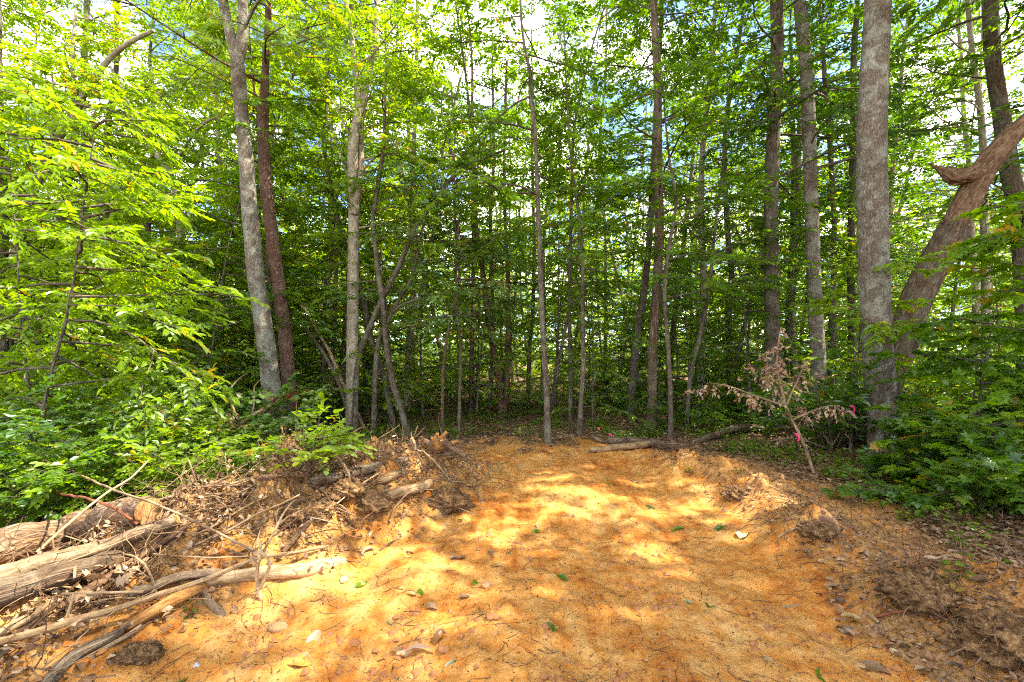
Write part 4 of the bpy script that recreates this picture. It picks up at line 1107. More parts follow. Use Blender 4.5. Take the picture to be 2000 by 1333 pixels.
log('log', 'thick log with flaking reddish brown bark, farthest back of the three big logs', 'log', [(-190, 1118, .20), (0, 1070, .20), (150, 1030, .20), (290, 992, .20)], .145, .095, M_bark_log, 26, .06, .03, M_cut, 9)
log('log', 'smooth grey log lying just in front of the flaking brown one', 'log', [(-150, 1172, .14), (0, 1126, .14), (196, 1067, .14), (345, 1016, .14)], .062, .036, M_wood_grey, 16, .06, .04, M_cut, 6)
log('log', 'grey log with deeply cracked bark, nearest of the three big logs', 'log', [(-160, 1190, .12), (0, 1155, .12), (120, 1125, .12), (232, 1094, .12)], .085, .06, M_bark_ridge, 22, .06, .035, M_cut, 8)
ST = [  # name, label, points, r0, r1, material
 ('branch', 'dark purplish branch rising from the log ends towards the bare soil', [(134, 1178, .10), (224, 1122, .10), (283, 1080, .09), (367, 1027, .08)], .030, .018, 'root'),
 ('hollow_branch', 'hollow grey branch with a knothole lying left of the pale stripped log', [(250, 1160, .06), (356, 1127, .06), (400, 1122, .07), (437, 1120, .06)], .028, .030, 'grey'),
 ('stripped_log', 'pale stripped log half buried in the sunlit sand below the heap', [(391, 1134, .05), (470, 1124, .05), (560, 1116, .04), (612, 1109, .02), (672, 1097, -.03)], .042, .058, 'pale'),
 ('pole', 'long curved tan pole sweeping across the front of the heap', [(-60, 1264, .16), (0, 1250, .16), (170, 1206, .15), (292, 1169, .14), (408, 1128, .14), (503, 1090, .12), (544, 1084, .10), (640, 1069, .05)], .021, .014, 'tan'),
 ('branch', 'shattered orange wood split open under the tan pole', [(238, 1229, .03), (300, 1195, .07), (364, 1161, .08), (400, 1140, .05)], .028, .040, 'orange'),
 ('branch', 'gnarled grey branch lying nearest the camera below the heap', [(80, 1360, .03), (95, 1333, .03), (134, 1287, .04), (196, 1254, .05), (240, 1228, .05)], .040, .026, 'ridge'),
 ('stick', 'slim grey stick beside the gnarled near branch', [(201, 1268, .02), (245, 1245, .04), (277, 1223, .06)], .012, .012, 'grey'),
 ('pole', 'yellowish pole running under the tan pole beside the log ends', [(-40, 1262, .06), (0, 1241, .07), (60, 1208, .09), (106, 1172, .10)], .018, .015, 'tan'),
 ('pole', 'brown pole lying along the yellowish one', [(-30, 1275, .05), (20, 1245, .05), (70, 1212, .06), (120, 1176, .08)], .016, .012, 'root'),
 ('twig', 'orange-brown twisted twig arching over the flaking log', [(85, 945, .45), (101, 960, .42), (193, 980, .38), (241, 1005, .32), (269, 1024, .20)], .007, .011, 'redroot'),
 ('twig', 'long grey twig drooping from the thicket across the heap', [(135, 918, .5), (229, 960, .42), (297, 982, .36), (378, 1019, .25), (459, 1058, .16), (510, 1082, .10)], .006, .010, 'grey'),
 ('stick', 'straight grey stick lying level above the tan pole', [(120, 1161, .20), (200, 1159, .19), (280, 1156, .17)], .007, .009, 'grey'),
 ('stick', 'thin tan stick standing upright among the dead leaves', [(115, 1150, .12), (109, 1100, .26), (102, 1052, .40)], .009, .005, 'tan'),
 ('stick', 'short slanting tan stick crossing the pole near the log ends', [(126, 1217, .10), (134, 1190, .15), (142, 1162, .2)], .007, .006, 'tan'),
 ('branch', 'short bent grey stub under the pale stripped log', [(394, 1142, .05), (405, 1168, .04), (436, 1205, .00)], .022, .032, 'grey'),
 ('twig', 'curved pale twig hooped over the dark purplish branch', [(243, 1083, .18), (264, 1088, .22), (283, 1103, .20), (298, 1130, .14), (305, 1158, .06)], .005, .008, 'tan'),
 ('branch', 'grey ridged log lying along the crest of the heap', [(606, 942, .08), (660, 931, .10), (702, 920, .10), (793, 902, .10)], .045, .058, 'ridge'),
 ('branch', 'bare yellowish log jutting from the right end of the heap', [(757, 970, .05), (800, 957, .07), (842, 945, .08)], .058, .050, 'tan'),
 ('branch', 'pale stub log behind the bare yellowish one', [(741, 938, .05), (768, 930, .06), (794, 922, .06)], .036, .040, 'tan'),
 ('root', 'looped dark root arching above the crest of the heap', [(600, 916, .05), (602, 905, .10), (612, 897, .16), (644, 884, .22), (675, 873, .26), (688, 877, .24), (690, 898, .12)], .024, .012, 'root'),
 ('branch', 'pale barkless stub leaning left at the crest of the heap', [(597, 921, .02), (585, 910, .08), (573, 899, .14)], .030, .036, 'pale'),
 ('branch', 'second pale stub leaning beside the barkless one', [(600, 915, .03), (591, 900, .12), (580, 886, .20)], .022, .024, 'tan'),
 ('stick', 'bent brown stick propped on the ridged crest log', [(653, 884, .26), (668, 905, .20), (680, 926, .15), (685, 948, .09), (684, 970, .02)], .018, .010, 'grey'),
 ('branch', 'dark stick slanting down from under the crest log', [(685, 932, .08), (698, 950, .05), (713, 968, .0)], .026, .022, 'root'),
 ('branch', 'short dark log at the left end of the crest', [(505, 934, .05), (540, 929, .07), (600, 926, .07)], .024, .028, 'root'),
 ('stick', 'bowed stick curving up towards the yellowish log', [(761, 1020, .02), (772, 992, .06), (792, 968, .12), (815, 957, .12), (848, 957, .06)], .010, .006, 'grey'),
 ('stick', 'stick slanting down the right end of the heap to the track', [(824, 879, .16), (851, 905, .12), (870, 928, .06), (887, 949, .0)], .014, .012, 'tan'),
 ('root', 'thick dark root sloping down the face of the heap', [(552, 1081, .02), (579, 1049, .05), (592, 1034, .06), (604, 1020, .05)], .022, .028, 'root'),
 ('stick', 'stick with a rotten end lying across the lower heap', [(691, 991, .03), (720, 999, .05), (757, 1008, .01)], .020, .011, 'orange'),
 ('stick', 'stubby root end poking from the lower heap', [(673, 1010, .03), (684, 1021, .04), (697, 1032, .01)], .014, .017, 'root'),
 ('root', 'curled short root lying on the sand below the heap', [(706, 1084, .01), (711, 1074, .05), (722, 1069, .05), (732, 1075, .01)], .018, .012, 'grey'),
 ('stick', 'dark twig bundle lying beside the curled root', [(741, 1077, .01), (765, 1060, .02), (784, 1046, .02)], .011, .009, 'root'),
 ('root', 'red-barked forked root standing on the face of the heap', [(656, 962, .0), (648, 948, .08), (642, 932, .15), (639, 918, .22)], .014, .010, 'redroot'),
 ('root', 'red-barked root prong next to the forked one', [(656, 960, .0), (655, 945, .07), (659, 930, .14), (660, 919, .2)], .011, .009, 'redroot'),
 ('branch', 'bleached upright stub at the back of the heap', [(811, 878, .0), (808, 868, .07), (805, 856, .15)], .030, .026, 'pale'),
 ('branch', 'thin upright broken stub behind the crest log', [(752, 898, .0), (748, 880, .10), (745, 862, .20)], .018, .016, 'tan'),
 ('branch', 'orange bark slab sticking up at the left end of the heap', [(518, 965, .0), (508, 943, .08), (500, 922, .16)], .038, .026, 'orange'),
 ('stick', 'pale stick pointing left from the orange bark slab', [(448, 948, .10), (480, 940, .10), (520, 930, .08)], .010, .016, 'tan'),
 ('stick', 'long fine twig lying level across the middle of the heap', [(300, 1082, .14), (400, 1088, .12), (503, 1086, .12)], .004, .005, 'pale'),
 ('root', 'bent root lying on the right bank clod', [(1519, 1050, .01), (1548, 1034, .04), (1575, 1025, .06), (1612, 1031, .05), (1650, 1036, .01)], .007, .014, 'tan'),
 ('stick', 'short grey stick lying on the track near the right wheel hollow', [(1508, 1186, .01), (1538, 1186, .014), (1566, 1183, .01)], .010, .008, 'grey'),
 ('stick', 'tan stick lying against the foot of the right bank', [(1688, 1198, .01), (1704, 1208, .02), (1720, 1219, .01)], .018, .012, 'tan'),
 ('twig', 'thin red twig stuck in the right bank clods', [(1813, 1138, .0), (1795, 1118, .06), (1788, 1095, .14), (1785, 1074, .2)], .005, .003, 'redroot'),
 ('root', 'reddish root snaking out of the clods at the right bank', [(1710, 1205, .02), (1745, 1195, .05), (1790, 1188, .05), (1810, 1168, .06)], .010, .006, 'redroot'),
 ('twig', 'bare twig lying across the nearest clod of the right bank', [(1880, 1228, .04), (1920, 1218, .08), (1985, 1212, .06)], .005, .004, 'redroot'),
 ('fallen_pole', 'pale yellow fallen pole at the end of the track', [(1154, 880, .05), (1200, 875, .06), (1240, 871, .06), (1272, 868, .06)], .048, .058, 'tan'),
 ('log', 'dark mossy log lying behind the pale fallen pole', [(1188, 860, .06), (1230, 861, .07), (1280, 868, .07), (1335, 874, .05)], .075, .060, 'ridge'),
 ('log', 'curved ridged log half sunk in the leaf litter near the dead sapling', [(1352, 868, .02), (1400, 849, .10), (1446, 836, .14), (1490, 838, .10)], .055, .085, 'ridge'),
 ('branch', 'short mossy stub poking up left of the pale fallen pole', [(1156, 850, .12), (1170, 858, .08), (1186, 866, .02)], .03, .04, 'ridge'),
]
MT = dict(root=M_root, grey=M_wood_grey, pale=M_wood_pale, tan=wood_mat('tan_bark', (.17, .10, .045), (.44, .30, .155)), orange=M_wood_orange, ridge=M_bark_ridge, redroot=M_root_red)
def same_plane(pts):
    return pts
for nm, lb, pts, r0, r1, mt in ST:
    if lb.startswith(('thin tan stick standing', 'slim leaning', 'orange bark slab')):
        d0 = G(pts[0][0], pts[0][1])[1]
        q = [Wd(a, b_, d0 + .02 * i) for i, (a, b_, _) in enumerate(pts)]
        F_ = smooth(np.column_stack((np.array(q), np.linspace(r0, r1, len(q)))), .05)
        m_ = MB(); m_.tube(F_[:, :3], F_[:, 3], 9, .08, 3); tag(m_.build(nm, MT[mt], None, q[0]), lb, 'stick' if nm != 'branch' else 'branch')
        continue
    log(nm, lb, nm.replace('_', ' '), pts, r0, r1, MT[mt], 14 if r0 > .025 else 8, .09, .04 if r0 > .02 else .06)
# forked bare sapling standing in the heap
root, base, ps = traced_branch('bare_sapling', 'small bare forked sapling standing on two thin legs in the sunlit heap', 'dead sapling', (513, 1176),
    [([(513, 1178), (503, 1150), (503, 1105), (513, 1080), (530, 1050), (544, 1022), (556, 1000), (571, 981)], 8, 3), ([(500, 1160), (520, 1126), (527, 1095), (510, 1078), (508, 1060)], 7, 5), ([(544, 1024), (562, 1010), (592, 996)], 4, 1.5), ([(541, 1030), (540, 1005), (545, 990)], 3, 1.5), ([(571, 981), (580, 975)], 2.5, 1.2)], M_wood_pale, wob=.008)
# upturned stump by the end of the heap
p = G(852, 884)
root = thing('stump', 'upturned rotten orange stump with splayed roots at the far end of the heap', 'stump', p)
for i in range(11):
    a = i * .62 + .2
    e = np.array((math.cos(a) * rng.uniform(.12, .34), rng.uniform(-.2, .15), .12 + abs(math.sin(a)) * rng.uniform(.08, .22)))
    q = smooth(np.array([(0, 0, .06), e * .55 + rng.normal(0, .02, 3), e]), .04)
    m = MB(); m.tube(q, np.linspace(.075, .018, len(q)), 9, .15, i); m.build('root', M_wood_orange if i % 3 else M_root, root)
q = smooth(np.array([(.05, -.05, .18), (.2, -.2, .12), (.42, -.35, .02)]), .05)
m = MB(); m.tube(q, np.linspace(.05, .03, len(q)), 9, .12, 3); m.build('root', M_root, root)

# anonymous sticks through the heap
HUES = (('dark brown', M_root), ('grey', M_wood_grey), ('tan', MT['tan']), ('pale', M_wood_pale), ('reddish', M_root_red))
LAB_ST = 'thin bare stick caught in the tangle of the debris heap'
crest = np.array([b_[:2] for b_ in BERM])
for i in range(150):
    t = rng.uniform(0, len(crest) - 1.01); k = int(t); c0 = crest[k] + (crest[k + 1] - crest[k]) * (t - k)
    x, y = c0 + rng.normal(0, .33, 2)
    L = rng.uniform(.25, .9); az = rng.uniform(0, 6.28); n = 5
    if rng.random() < .6: az = math.atan2(1.1, 1.) + rng.normal(0, .5)
    el = rng.normal(.05, .25)
    P_ = limb(rng, (x, y, 0), az, el, L, 6, .1, .22)
    zz = H(P_[:, 0], P_[:, 1]); off = rng.uniform(.0, .10)
    P_[:, 2] = np.maximum(P_[:, 2] * 1.0 + zz.mean() + off, zz + .004)
    r0 = rng.uniform(.003, .011)
    F_ = smooth(np.column_stack((P_, np.linspace(r0, r0 * .6, 6))), .07)
    m = MB(); m.tube(F_[:, :3], F_[:, 3], 6, .08, i)
    hue, hm = HUES[int(rng.choice((0, 1, 2, 1, 0, 3, 4, 2)))]
    part_ = 'far end' if y > 5.1 else 'middle' if y > 4.2 else 'slope above the stripped log' if y > 3.3 else 'near end'
    tag(m.build('stick', hm, None, P_[0]), f'thin {hue} stick tangled in the {part_} of the debris heap', 'stick', f'thin {hue} sticks at the {part_} of the debris heap')

# fine roots matted through the torn soil
m = MB()
spots_ = [(-1.05, 5.5, .4), (-1.5, 4.95, .4), (-1.9, 4.3, .4), (-2.2, 3.9, .35), (-2.5, 3.3, .35), (2.65, 2.8, .3), (3.0, 2.4, .3), (2.65, 4.05, .3), (2.95, 5.3, .35), (2.4, 6.6, .3)]
for i in range(2600):
    sx, sy, ss = spots_[int(rng.integers(len(spots_)))]
    x, y = sx + rng.normal(0, ss * .8), sy + rng.normal(0, ss * .8)
    L = rng.uniform(.08, .42)
    P_ = limb(rng, (x, y, 0), rng.uniform(0, 6.28), rng.normal(.2, .6), L, 5, .6, .5)
    zz = H(P_[:, 0], P_[:, 1]); P_[:, 2] = np.maximum(P_[:, 2] + zz[0], zz - .01)
    r0 = rng.uniform(.0012, .0042)
    m.tube(P_, np.linspace(r0, r0 * .4, 5), 4, 0, i, False, tint=rng.random())
tag(m.build('root_mat', M_root), 'matted fine roots bristling from the torn soil of the banks', 'roots', kind='stuff')

def root_clod(label, px, py, r, seed, sq=.62, nroot=150):
    p = G(px, py); rg = np.random.default_rng(seed)
    root_ = thing('root_clod', label, 'clod', p)
    nu, nv = 72, 40
    ph = np.linspace(0, math.pi, nv)[:, None]; th = np.linspace(0, 2 * math.pi, nu, endpoint=False)[None]
    V = np.stack((np.sin(ph) * np.cos(th), np.sin(ph) * np.sin(th), np.cos(ph) + 0 * th), -1).reshape(-1, 3)
    q = V * 1.5 + seed
    dsp = 1 + .35 * gn(q[:, 0] + q[:, 2] * .7, q[:, 1] - q[:, 2] * .5, seed) + .25 * gn(q[:, 0] * 2.6 + q[:, 2], q[:, 1] * 2.6 + q[:, 2] * 2, seed + 1) + .16 * gn(q[:, 0] * 6 + q[:, 2] * 4, q[:, 1] * 6 - q[:, 2] * 5, seed + 2)
    V = V * dsp[:, None] * (1 + .10 * gn(q[:, 0] * 13 + q[:, 2] * 9, q[:, 1] * 13 - q[:, 2] * 11, seed + 7))[:, None] * np.array((1.35, .95, sq)) * r * .8 + np.array((0, 0, r * sq * .12))
    ii = np.arange(nu * nv).reshape(nv, nu); jj = np.roll(ii, -1, 1)
    m_ = MB(); m_.add(V, [np.stack((ii[:-1], ii[1:], jj[1:], jj[:-1]), -1).reshape(-1, 4)]); m_.build('soil', M_topsoil, root_)
    m_ = MB()
    for i in range(nroot):
        k = int(rg.integers(len(V))); a = V[k]
        if a[2] < 0: continue
        o_ = unit(a)
        P_ = limb(rg, a - o_ * .03, math.atan2(o_[1], o_[0]) + rg.normal(0, .9), rg.normal(0, .7), rg.uniform(.3, 1.0) * r, 6, .9, .5)
        r0 = rg.uniform(.0015, .006) * (2 if i % 9 == 0 else 1)
        m_.tube(P_, np.linspace(r0, r0 * .35, 6), 4, 0, i, False)
    tag(m_.build('roots', M_root, root_), kind='stuff')

M_topsoil = wood_mat('topsoil', (.10, .05, .02), (.42, .24, .10), 1.0, 48, .02, .95)
for c_ in (('dark root-matted clod on the right bank, behind the yellow leaf', 1800, 1165, .20, 21), ('dark root-matted clod at the near end of the right bank', 1965, 1255, .24, 22), ('smaller brown clod under the bent root on the right bank', 1600, 1040, .15, 23),
           ('brown clod at the far end of the right bank', 1440, 968, .15, 24), ('big dark root-matted clod on the face of the debris heap', 588, 1005, .24, 25), ('bristling root clod at the right end of the debris heap', 868, 985, .26, 26),
           ('low root-matted clod between the yellowish log and the lower heap stick', 720, 985, .20, 27), ('grey-brown clod below the looped dark root', 660, 960, .2, 28), ('small dark root mat lying on the sand at the near left', 268, 1282, .10, 29)):
    root_clod(*c_)

# bare twiggy branches standing in the left thicket
for lb, ft, paths in (
    ('bare twiggy branch reaching up left out of the thicket', (185, 905), [([(187, 910), (182, 865), (172, 842), (111, 801), (61, 774)], 5, 2), ([(179, 850), (155, 798), (159, 757)], 3, 1.5), ([(185, 880), (190, 830), (206, 780)], 3, 1.5), ([(111, 801), (118, 780), (120, 770)], 2, 1)]),
    ('reddish bare branch crossing behind the log ends', (215, 915), [([(212, 915), (220, 870), (228, 810), (232, 780)], 5, 2), ([(220, 870), (260, 850), (300, 845)], 3, 1.5), ([(218, 890), (180, 880), (150, 870)], 3, 1)]),
    ('bare pale forked branch standing where the logs meet the heap', (398, 1000), [([(398, 1005), (392, 970), (384, 948), (376, 920), (368, 898)], 6, 2), ([(384, 948), (372, 938), (358, 915)], 3, 1.5), ([(390, 965), (400, 930), (420, 905)], 3, 1.5), ([(378, 925), (386, 905), (388, 893)], 2, 1)])):
    traced_branch('bare_branch', lb, 'branch', ft, paths, M_wood_grey, wob=.02)

def brush(n, name, label, mat, rr, LL, up):
    m_ = MB()
    for i in range(n):
        t = rng.uniform(0, len(crest) - 1.01); k = int(t); c0 = crest[k] + (crest[k + 1] - crest[k]) * (t - k)
        x, y = c0 + rng.normal(0, .34, 2)
        L = rng.uniform(*LL)
        P_ = limb(rng, (x, y, 0), rng.uniform(0, 6.28), rng.normal(.12, .4), L, 6, rng.normal(.3, .6), .38)
        zz = H(P_[:, 0], P_[:, 1]); P_[:, 2] = np.maximum(P_[:, 2] + zz[0] + rng.uniform(0, up), zz + .003)
        r0 = rng.uniform(*rr)
        m_.tube(P_, np.linspace(r0, r0 * .45, 6), 4, 0, i, False)
    tag(m_.build(name, mat), label, 'brush', kind='stuff')
brush(900, 'brush_tangle', 'tangle of fine brown twigs and roots over the debris heap', M_root, (.0015, .005), (.12, .55), .10)
brush(500, 'brush_tangle', 'tangle of fine dry tan twigs over the debris heap', MT['tan'], (.0012, .0042), (.12, .6), .12)

# ------------------------------------------------------------------ litter, ground cover, crumbs
def scatter(n, f):
    """random points on the ground where the weight f(x, y) wins"""
    xs, ys = [], []
    while len(xs) < n:
        y = 1.6 + (R.random(n) ** 1.6) * 15; x = R.uniform(-1.3, 1.3, n) * y
        w = f(x, y); k = R.random(n) < w
        xs += list(x[k]); ys += list(y[k])
    return np.array(xs[:n]), np.array(ys[:n])


def lie(n, f, leaf, width, mat, name, tm, tilt=.35, lift=.006, tm_mu=.5, tm_sd=.22):
    x, y = scatter(n, f)
    P_ = np.stack((x, y, H(x, y) + lift * R.random(n) * 2), -1)
    a = R.uniform(0, 6.283, n)
    D_ = np.stack((np.cos(a), np.sin(a), R.normal(0, tilt, n)), -1)
    N_ = R.normal(0, tilt, (n, 3)); N_[:, 2] += 1
    L_ = leaf * R.uniform(.5, 1.25, n)
    m_ = MB(); m_.leaves(P_, D_, N_, L_, L_ * width, tm, np.clip(R.normal(tm_mu, tm_sd, n), 0, 1))
    return m_.build(name, mat)


def w_litter(x, y):
    tr, so_ = zones(x, y)
    return (1 - tr) * (1 - .9 * so_)
def w_bank(x, y):
    tr, so_ = zones(x, y)
    return so_
def w_track(x, y):
    tr, so_ = zones(x, y)
    return tr
LEAFC = (A([(0, 0, 0), (.3, -.5, .16), (.75, -.35, .20), (1, 0, .05), (.75, .35, .12), (.3, .5, .24)]), [A([[0, 1, 2, 3], [0, 3, 4, 5]])])
tag(lie(40000, w_litter, .06, .55, L_litter, 'leaf_litter', LEAFC), 'dead brown leaves covering the forest floor', 'leaf litter', kind='stuff')
tag(lie(3000, w_bank, .038, .5, L_litter, 'leaf_litter', LEAFC, .5, .02, .6, .25), 'crumpled dead leaves strewn over the torn banks', 'leaf litter', kind='stuff')
def w_heap(x, y):
    d_, _ = polydist(x, y, BERM)
    return np.exp(-(d_ / .45) ** 2)
tag(lie(2600, w_heap, .05, .55, L_litter, 'leaf_litter', LEAFC, .7, .05, .6, .25), 'dead brown leaves caught in the debris heap', 'leaf litter', kind='stuff')
tag(lie(900, w_heap, .05, .6, L_tan, 'leaf_litter', LEAFC, .8, .07, .5, .25), 'pale dry leaves caught in the debris heap', 'leaf litter', kind='stuff')
tag(lie(3200, w_track, .020, .35, L_litter, 'leaf_litter', LEAFC, .2, .004, .35, .2), 'leaf fragments scattered over the track', 'leaf litter', kind='stuff')
# twigs flat on the track
m = MB()
x, y = scatter(900, w_track)
for i in range(900):
    P_ = limb(rng, (x[i], y[i], 0), rng.uniform(0, 6.28), 0, rng.uniform(.03, .2) * (1 if rng.random() < .9 else 2), 4, 0, .35)
    P_[:, 2] = H(P_[:, 0], P_[:, 1]) + .003
    r0 = rng.uniform(.0008, .0028); m.tube(P_, np.linspace(r0, r0 * .6, 4), 4, 0, i, False)
tag(m.build('twigs', M_root), 'fine dark twigs and rootlets strewn over the track', 'twigs', kind='stuff')
# crumbs of clay
ico = A([(0, 0, .8), (.9, 0, .1), (.28, .85, .15), (-.72, .53, .1), (-.72, -.53, .12), (.28, -.85, .1)])
icoF = [A([[0, 1, 2], [0, 2, 3], [0, 3, 4], [0, 4, 5], [0, 5, 1]])]
def crumbs(n, f, size, mat, name, label):
    x, y = scatter(n, f)
    sz = size * (R.random(n) ** 3 * 2.2 + .35)
    P_ = np.stack((x, y, H(x, y) - sz * .15), -1)
    a = R.uniform(0, 6.283, n)
    D_ = np.stack((np.cos(a), np.sin(a), R.normal(0, .2, n)), -1); N_ = R.normal(0, .2, (n, 3)); N_[:, 2] += 1
    m_ = MB(); m_.leaves(P_, D_, N_, sz, sz * R.uniform(.6, 1.1, n), (ico, icoF), R.random(n))
    tag(m_.build(name, mat), label, 'clods', kind='stuff')
def w_drift(x, y):
    return w_track(x, y) * sstep(.0, .35, fbm(x * 1.3, y * 1.3, 3, 91))
crumbs(2500, w_drift, .016, M_clod, 'soil_crumbs', 'broken clay clods lying in drifts on the track')
crumbs(4500, w_track, .008, M_clod, 'soil_crumbs', 'small clay crumbs scattered over the track')
crumbs(900, w_track, .006, M_stone, 'gravel', 'tan grit and small stones scattered over the track')
crumbs(6000, w_bank, .016, M_clod if False else plain_mat('brown_clod', (.24, .12, .048), .95), 'soil_crumbs', 'loose brown soil crumbs on the banks')

# small plants of the forest floor
def w_plants(x, y):
    tr, so_ = zones(x, y)
    l, r_ = half_edges(y)
    clump = sstep(-.15, .35, fbm(x * .9, y * .9, 3, 61))
    away = np.clip(np.maximum(l - x, x - r_) - .9, 0, 1) + sstep(8.6, 9.6, y)
    return (1 - tr) * (1 - so_ * .9) * clump * np.clip(away, 0, 1) * sstep(3.2, 5.5, y)
x, y = scatter(7000, w_plants)
n = len(x); kk = 6
hh = R.uniform(.05, .28, n)
top = np.stack((x, y, H(x, y) + hh), -1)
a = R.uniform(0, 6.283, (n, kk)); 
D_ = np.stack((np.cos(a), np.sin(a), R.normal(-.1, .25, (n, kk))), -1)
P_ = top[:, None] + D_ * .03; P_[..., 2] -= R.uniform(0, .6, (n, kk)) * hh[:, None]
N_ = R.normal(0, .3, (n, kk, 3)); N_[..., 2] += 1
LL = (R.uniform(.045, .10, n)[:, None] * R.uniform(.7, 1.1, (n, kk))).ravel()
m = MB(); m.leaves(P_.reshape(-1, 3), D_.reshape(-1, 3), N_.reshape(-1, 3), LL, LL * .6, LEAF4, np.clip(np.repeat(R.normal(.5, .2, n), kk) + R.normal(0, .1, n * kk), 0, 1))
lat = np.zeros((n, 3)); lat[:, 0] = .002
ft = np.stack((x, y, H(x, y) - .02), -1)
V = np.stack((ft - lat, ft + lat, top), 1).reshape(-1, 3)
m.add(V, [np.arange(n)[:, None] * 3 + [0, 1, 2]], None, .2, 0, False)
tag(m.build('ground_cover', L_mid), 'small green plants covering the forest floor', 'ground cover', kind='stuff')

# far woodland: the wood beyond, read as one mass
m = MB()
n = 90000
y = 44 + 34 * R.random(n) ** 1.3; x = R.uniform(-1.3, 1.3, n) * y
zt = H(x, y, False)
hh = (R.random(n) ** 1.1) * (17 + 11 * gn(x * .10, y * .08, 4))
P_ = np.stack((x, y, zt + hh), -1)
D_ = R.normal(0, 1, (n, 3)); D_[:, 2] *= .4; N_ = R.normal(0, .5, (n, 3)); N_[:, 2] += 1
LL = R.uniform(.35, .85, n)
m.leaves(P_, D_, N_, LL, LL * .6, LEAF4, np.clip(R.normal(.55, .2, n), 0, 1))
tag(m.build('far_woodland', L_sun), 'mass of sunlit foliage closing the far end of the wood', 'woodland', kind='stuff')

# ------------------------------------------------------------------ single small things
def seedling(px, py, label, h, leaf, n, lmat, tm=ROUND, lean=.3, width=.85):
    p = G(px, py)
    root_ = thing('seedling', label, 'seedling', p)
    rg = np.random.default_rng(int(px))
    P_ = limb(rg, (0, 0, -.02), rg.uniform(0, 6.28), math.pi / 2 - lean, h, 6, .1, .12)
    m_ = MB(); m_.tube(P_, np.linspace(.004, .0015, 6), 5, 0, 1, False); m_.build('stem', M_root_red, root_)
    t = np.linspace(.3, 1, n)
    Q = np.array([[np.interp(k, np.linspace(0, 1, 6), P_[:, c]) for c in range(3)] for k in t])
    a = np.arange(n) * 2.4
    D_ = np.stack((np.cos(a), np.sin(a), np.full(n, -.05)), -1); N_ = rg.normal(0, .2, (n, 3)); N_[:, 2] += 1
    LL_ = leaf * rg.uniform(.7, 1.1, n)
    m_ = MB(); m_.leaves(Q + D_ * .012, D_, N_, LL_, LL_ * width, tm, rg.uniform(.3, .8, n)); m_.build('leaves', lmat, root_)
    return root_

seedling(1188, 952, 'small green seedling alone in the middle of the far track', .16, .055, 12, L_mid, LEAF6, .1, .5)
seedling(1345, 925, 'small green seedling on the far right edge of the track', .12, .06, 10, L_mid, LEAF6, .1, .5)
seedling(1868, 1150, 'red-stemmed seedling with round leaves on top of the right bank clods', .30, .05, 11, L_mid, ROUND, .35)
seedling(1848, 1140, 'shorter round-leaved seedling next to the red-stemmed one', .14, .05, 7, L_mid, ROUND, .5)
seedling(1770, 1018, 'tuft of round green leaves at the edge of the leaf litter on the right bank', .13, .075, 12, L_mid, ROUND, .2)
seedling(1630, 975, 'low green seedling in the leaf litter above the right bank', .12, .07, 9, L_sun, ROUND, .2)
seedling(1440, 925, 'yellow-green seedling near the curved ridged log', .10, .06, 9, L_sun, ROUND, .2)
seedling(368, 1212, 'dark green sprig growing in the hollow under the pale stripped log', .12, .055, 10, L_dark, LEAF6, .4, .5)
seedling(1925, 1062, 'green seedling at the edge of the dark lobed-leaf shrubs', .2, .06, 8, L_mid, ROUND, .3)

# dead leaves hung in the left of the heap
p = G(150, 1160)
root = thing('dead_branch', 'dead leafy branch with crumpled tan lobed leaves beside the log ends', 'branch', p)
fo = Foliage(81)
for (ax, ay, bx, by) in ((20, 1120, 150, 1200), (60, 1230, 160, 1130), (90, 1120, 240, 1100), (150, 1180, 250, 1120)):
    q = smooth(np.array([G(ax, ay, .12), G((ax + bx) / 2, (ay + by) / 2, .2), G(bx, by, .14)]), .06)
    fo.along(q, .005, .10, 0, .2, .1, 5)
m = fo.leafmesh(.09, 2, .075, .95, MAPLE, .9, .3, 1, (.3, 1.3)); fo.wood.build('stem', M_root, root, p); m.build('dead_leaves', L_tan, root, p)

# stones and lumps
def lump(name, label, cat, px, py, r, mat, seed, sq=.7):
    p = G(px, py); rg = np.random.default_rng(seed)
    V, F = [], []
    nu, nv = 18, 11
    for i in range(nv):
        ph = math.pi * i / (nv - 1)
        for j in range(nu):
            th = 2 * math.pi * j / nu
            V.append((math.sin(ph) * math.cos(th), math.sin(ph) * math.sin(th), math.cos(ph)))
    V = np.array(V); 
    dsp = 1 + .45 * gn(V[:, 0] * 1.4 + seed, V[:, 1] * 1.4 + V[:, 2], seed) + .22 * gn(V[:, 0] * 4, V[:, 1] * 4 + V[:, 2] * 3, seed + 2)
    V = V * dsp[:, None] * np.array((1.2, .95, sq)) * r + np.array((0, 0, r * sq * .25))
    ii = np.arange(nu * nv).reshape(nv, nu); jj = np.roll(ii, -1, 1)
    m_ = MB(); m_.add(V, [np.stack((ii[:-1], ii[1:], jj[1:], jj[:-1]), -1).reshape(-1, 4)])
    o_ = m_.build(name, mat); o_.location = p; o_.rotation_euler = (0, 0, seed)
    return tag(o_, label, cat)

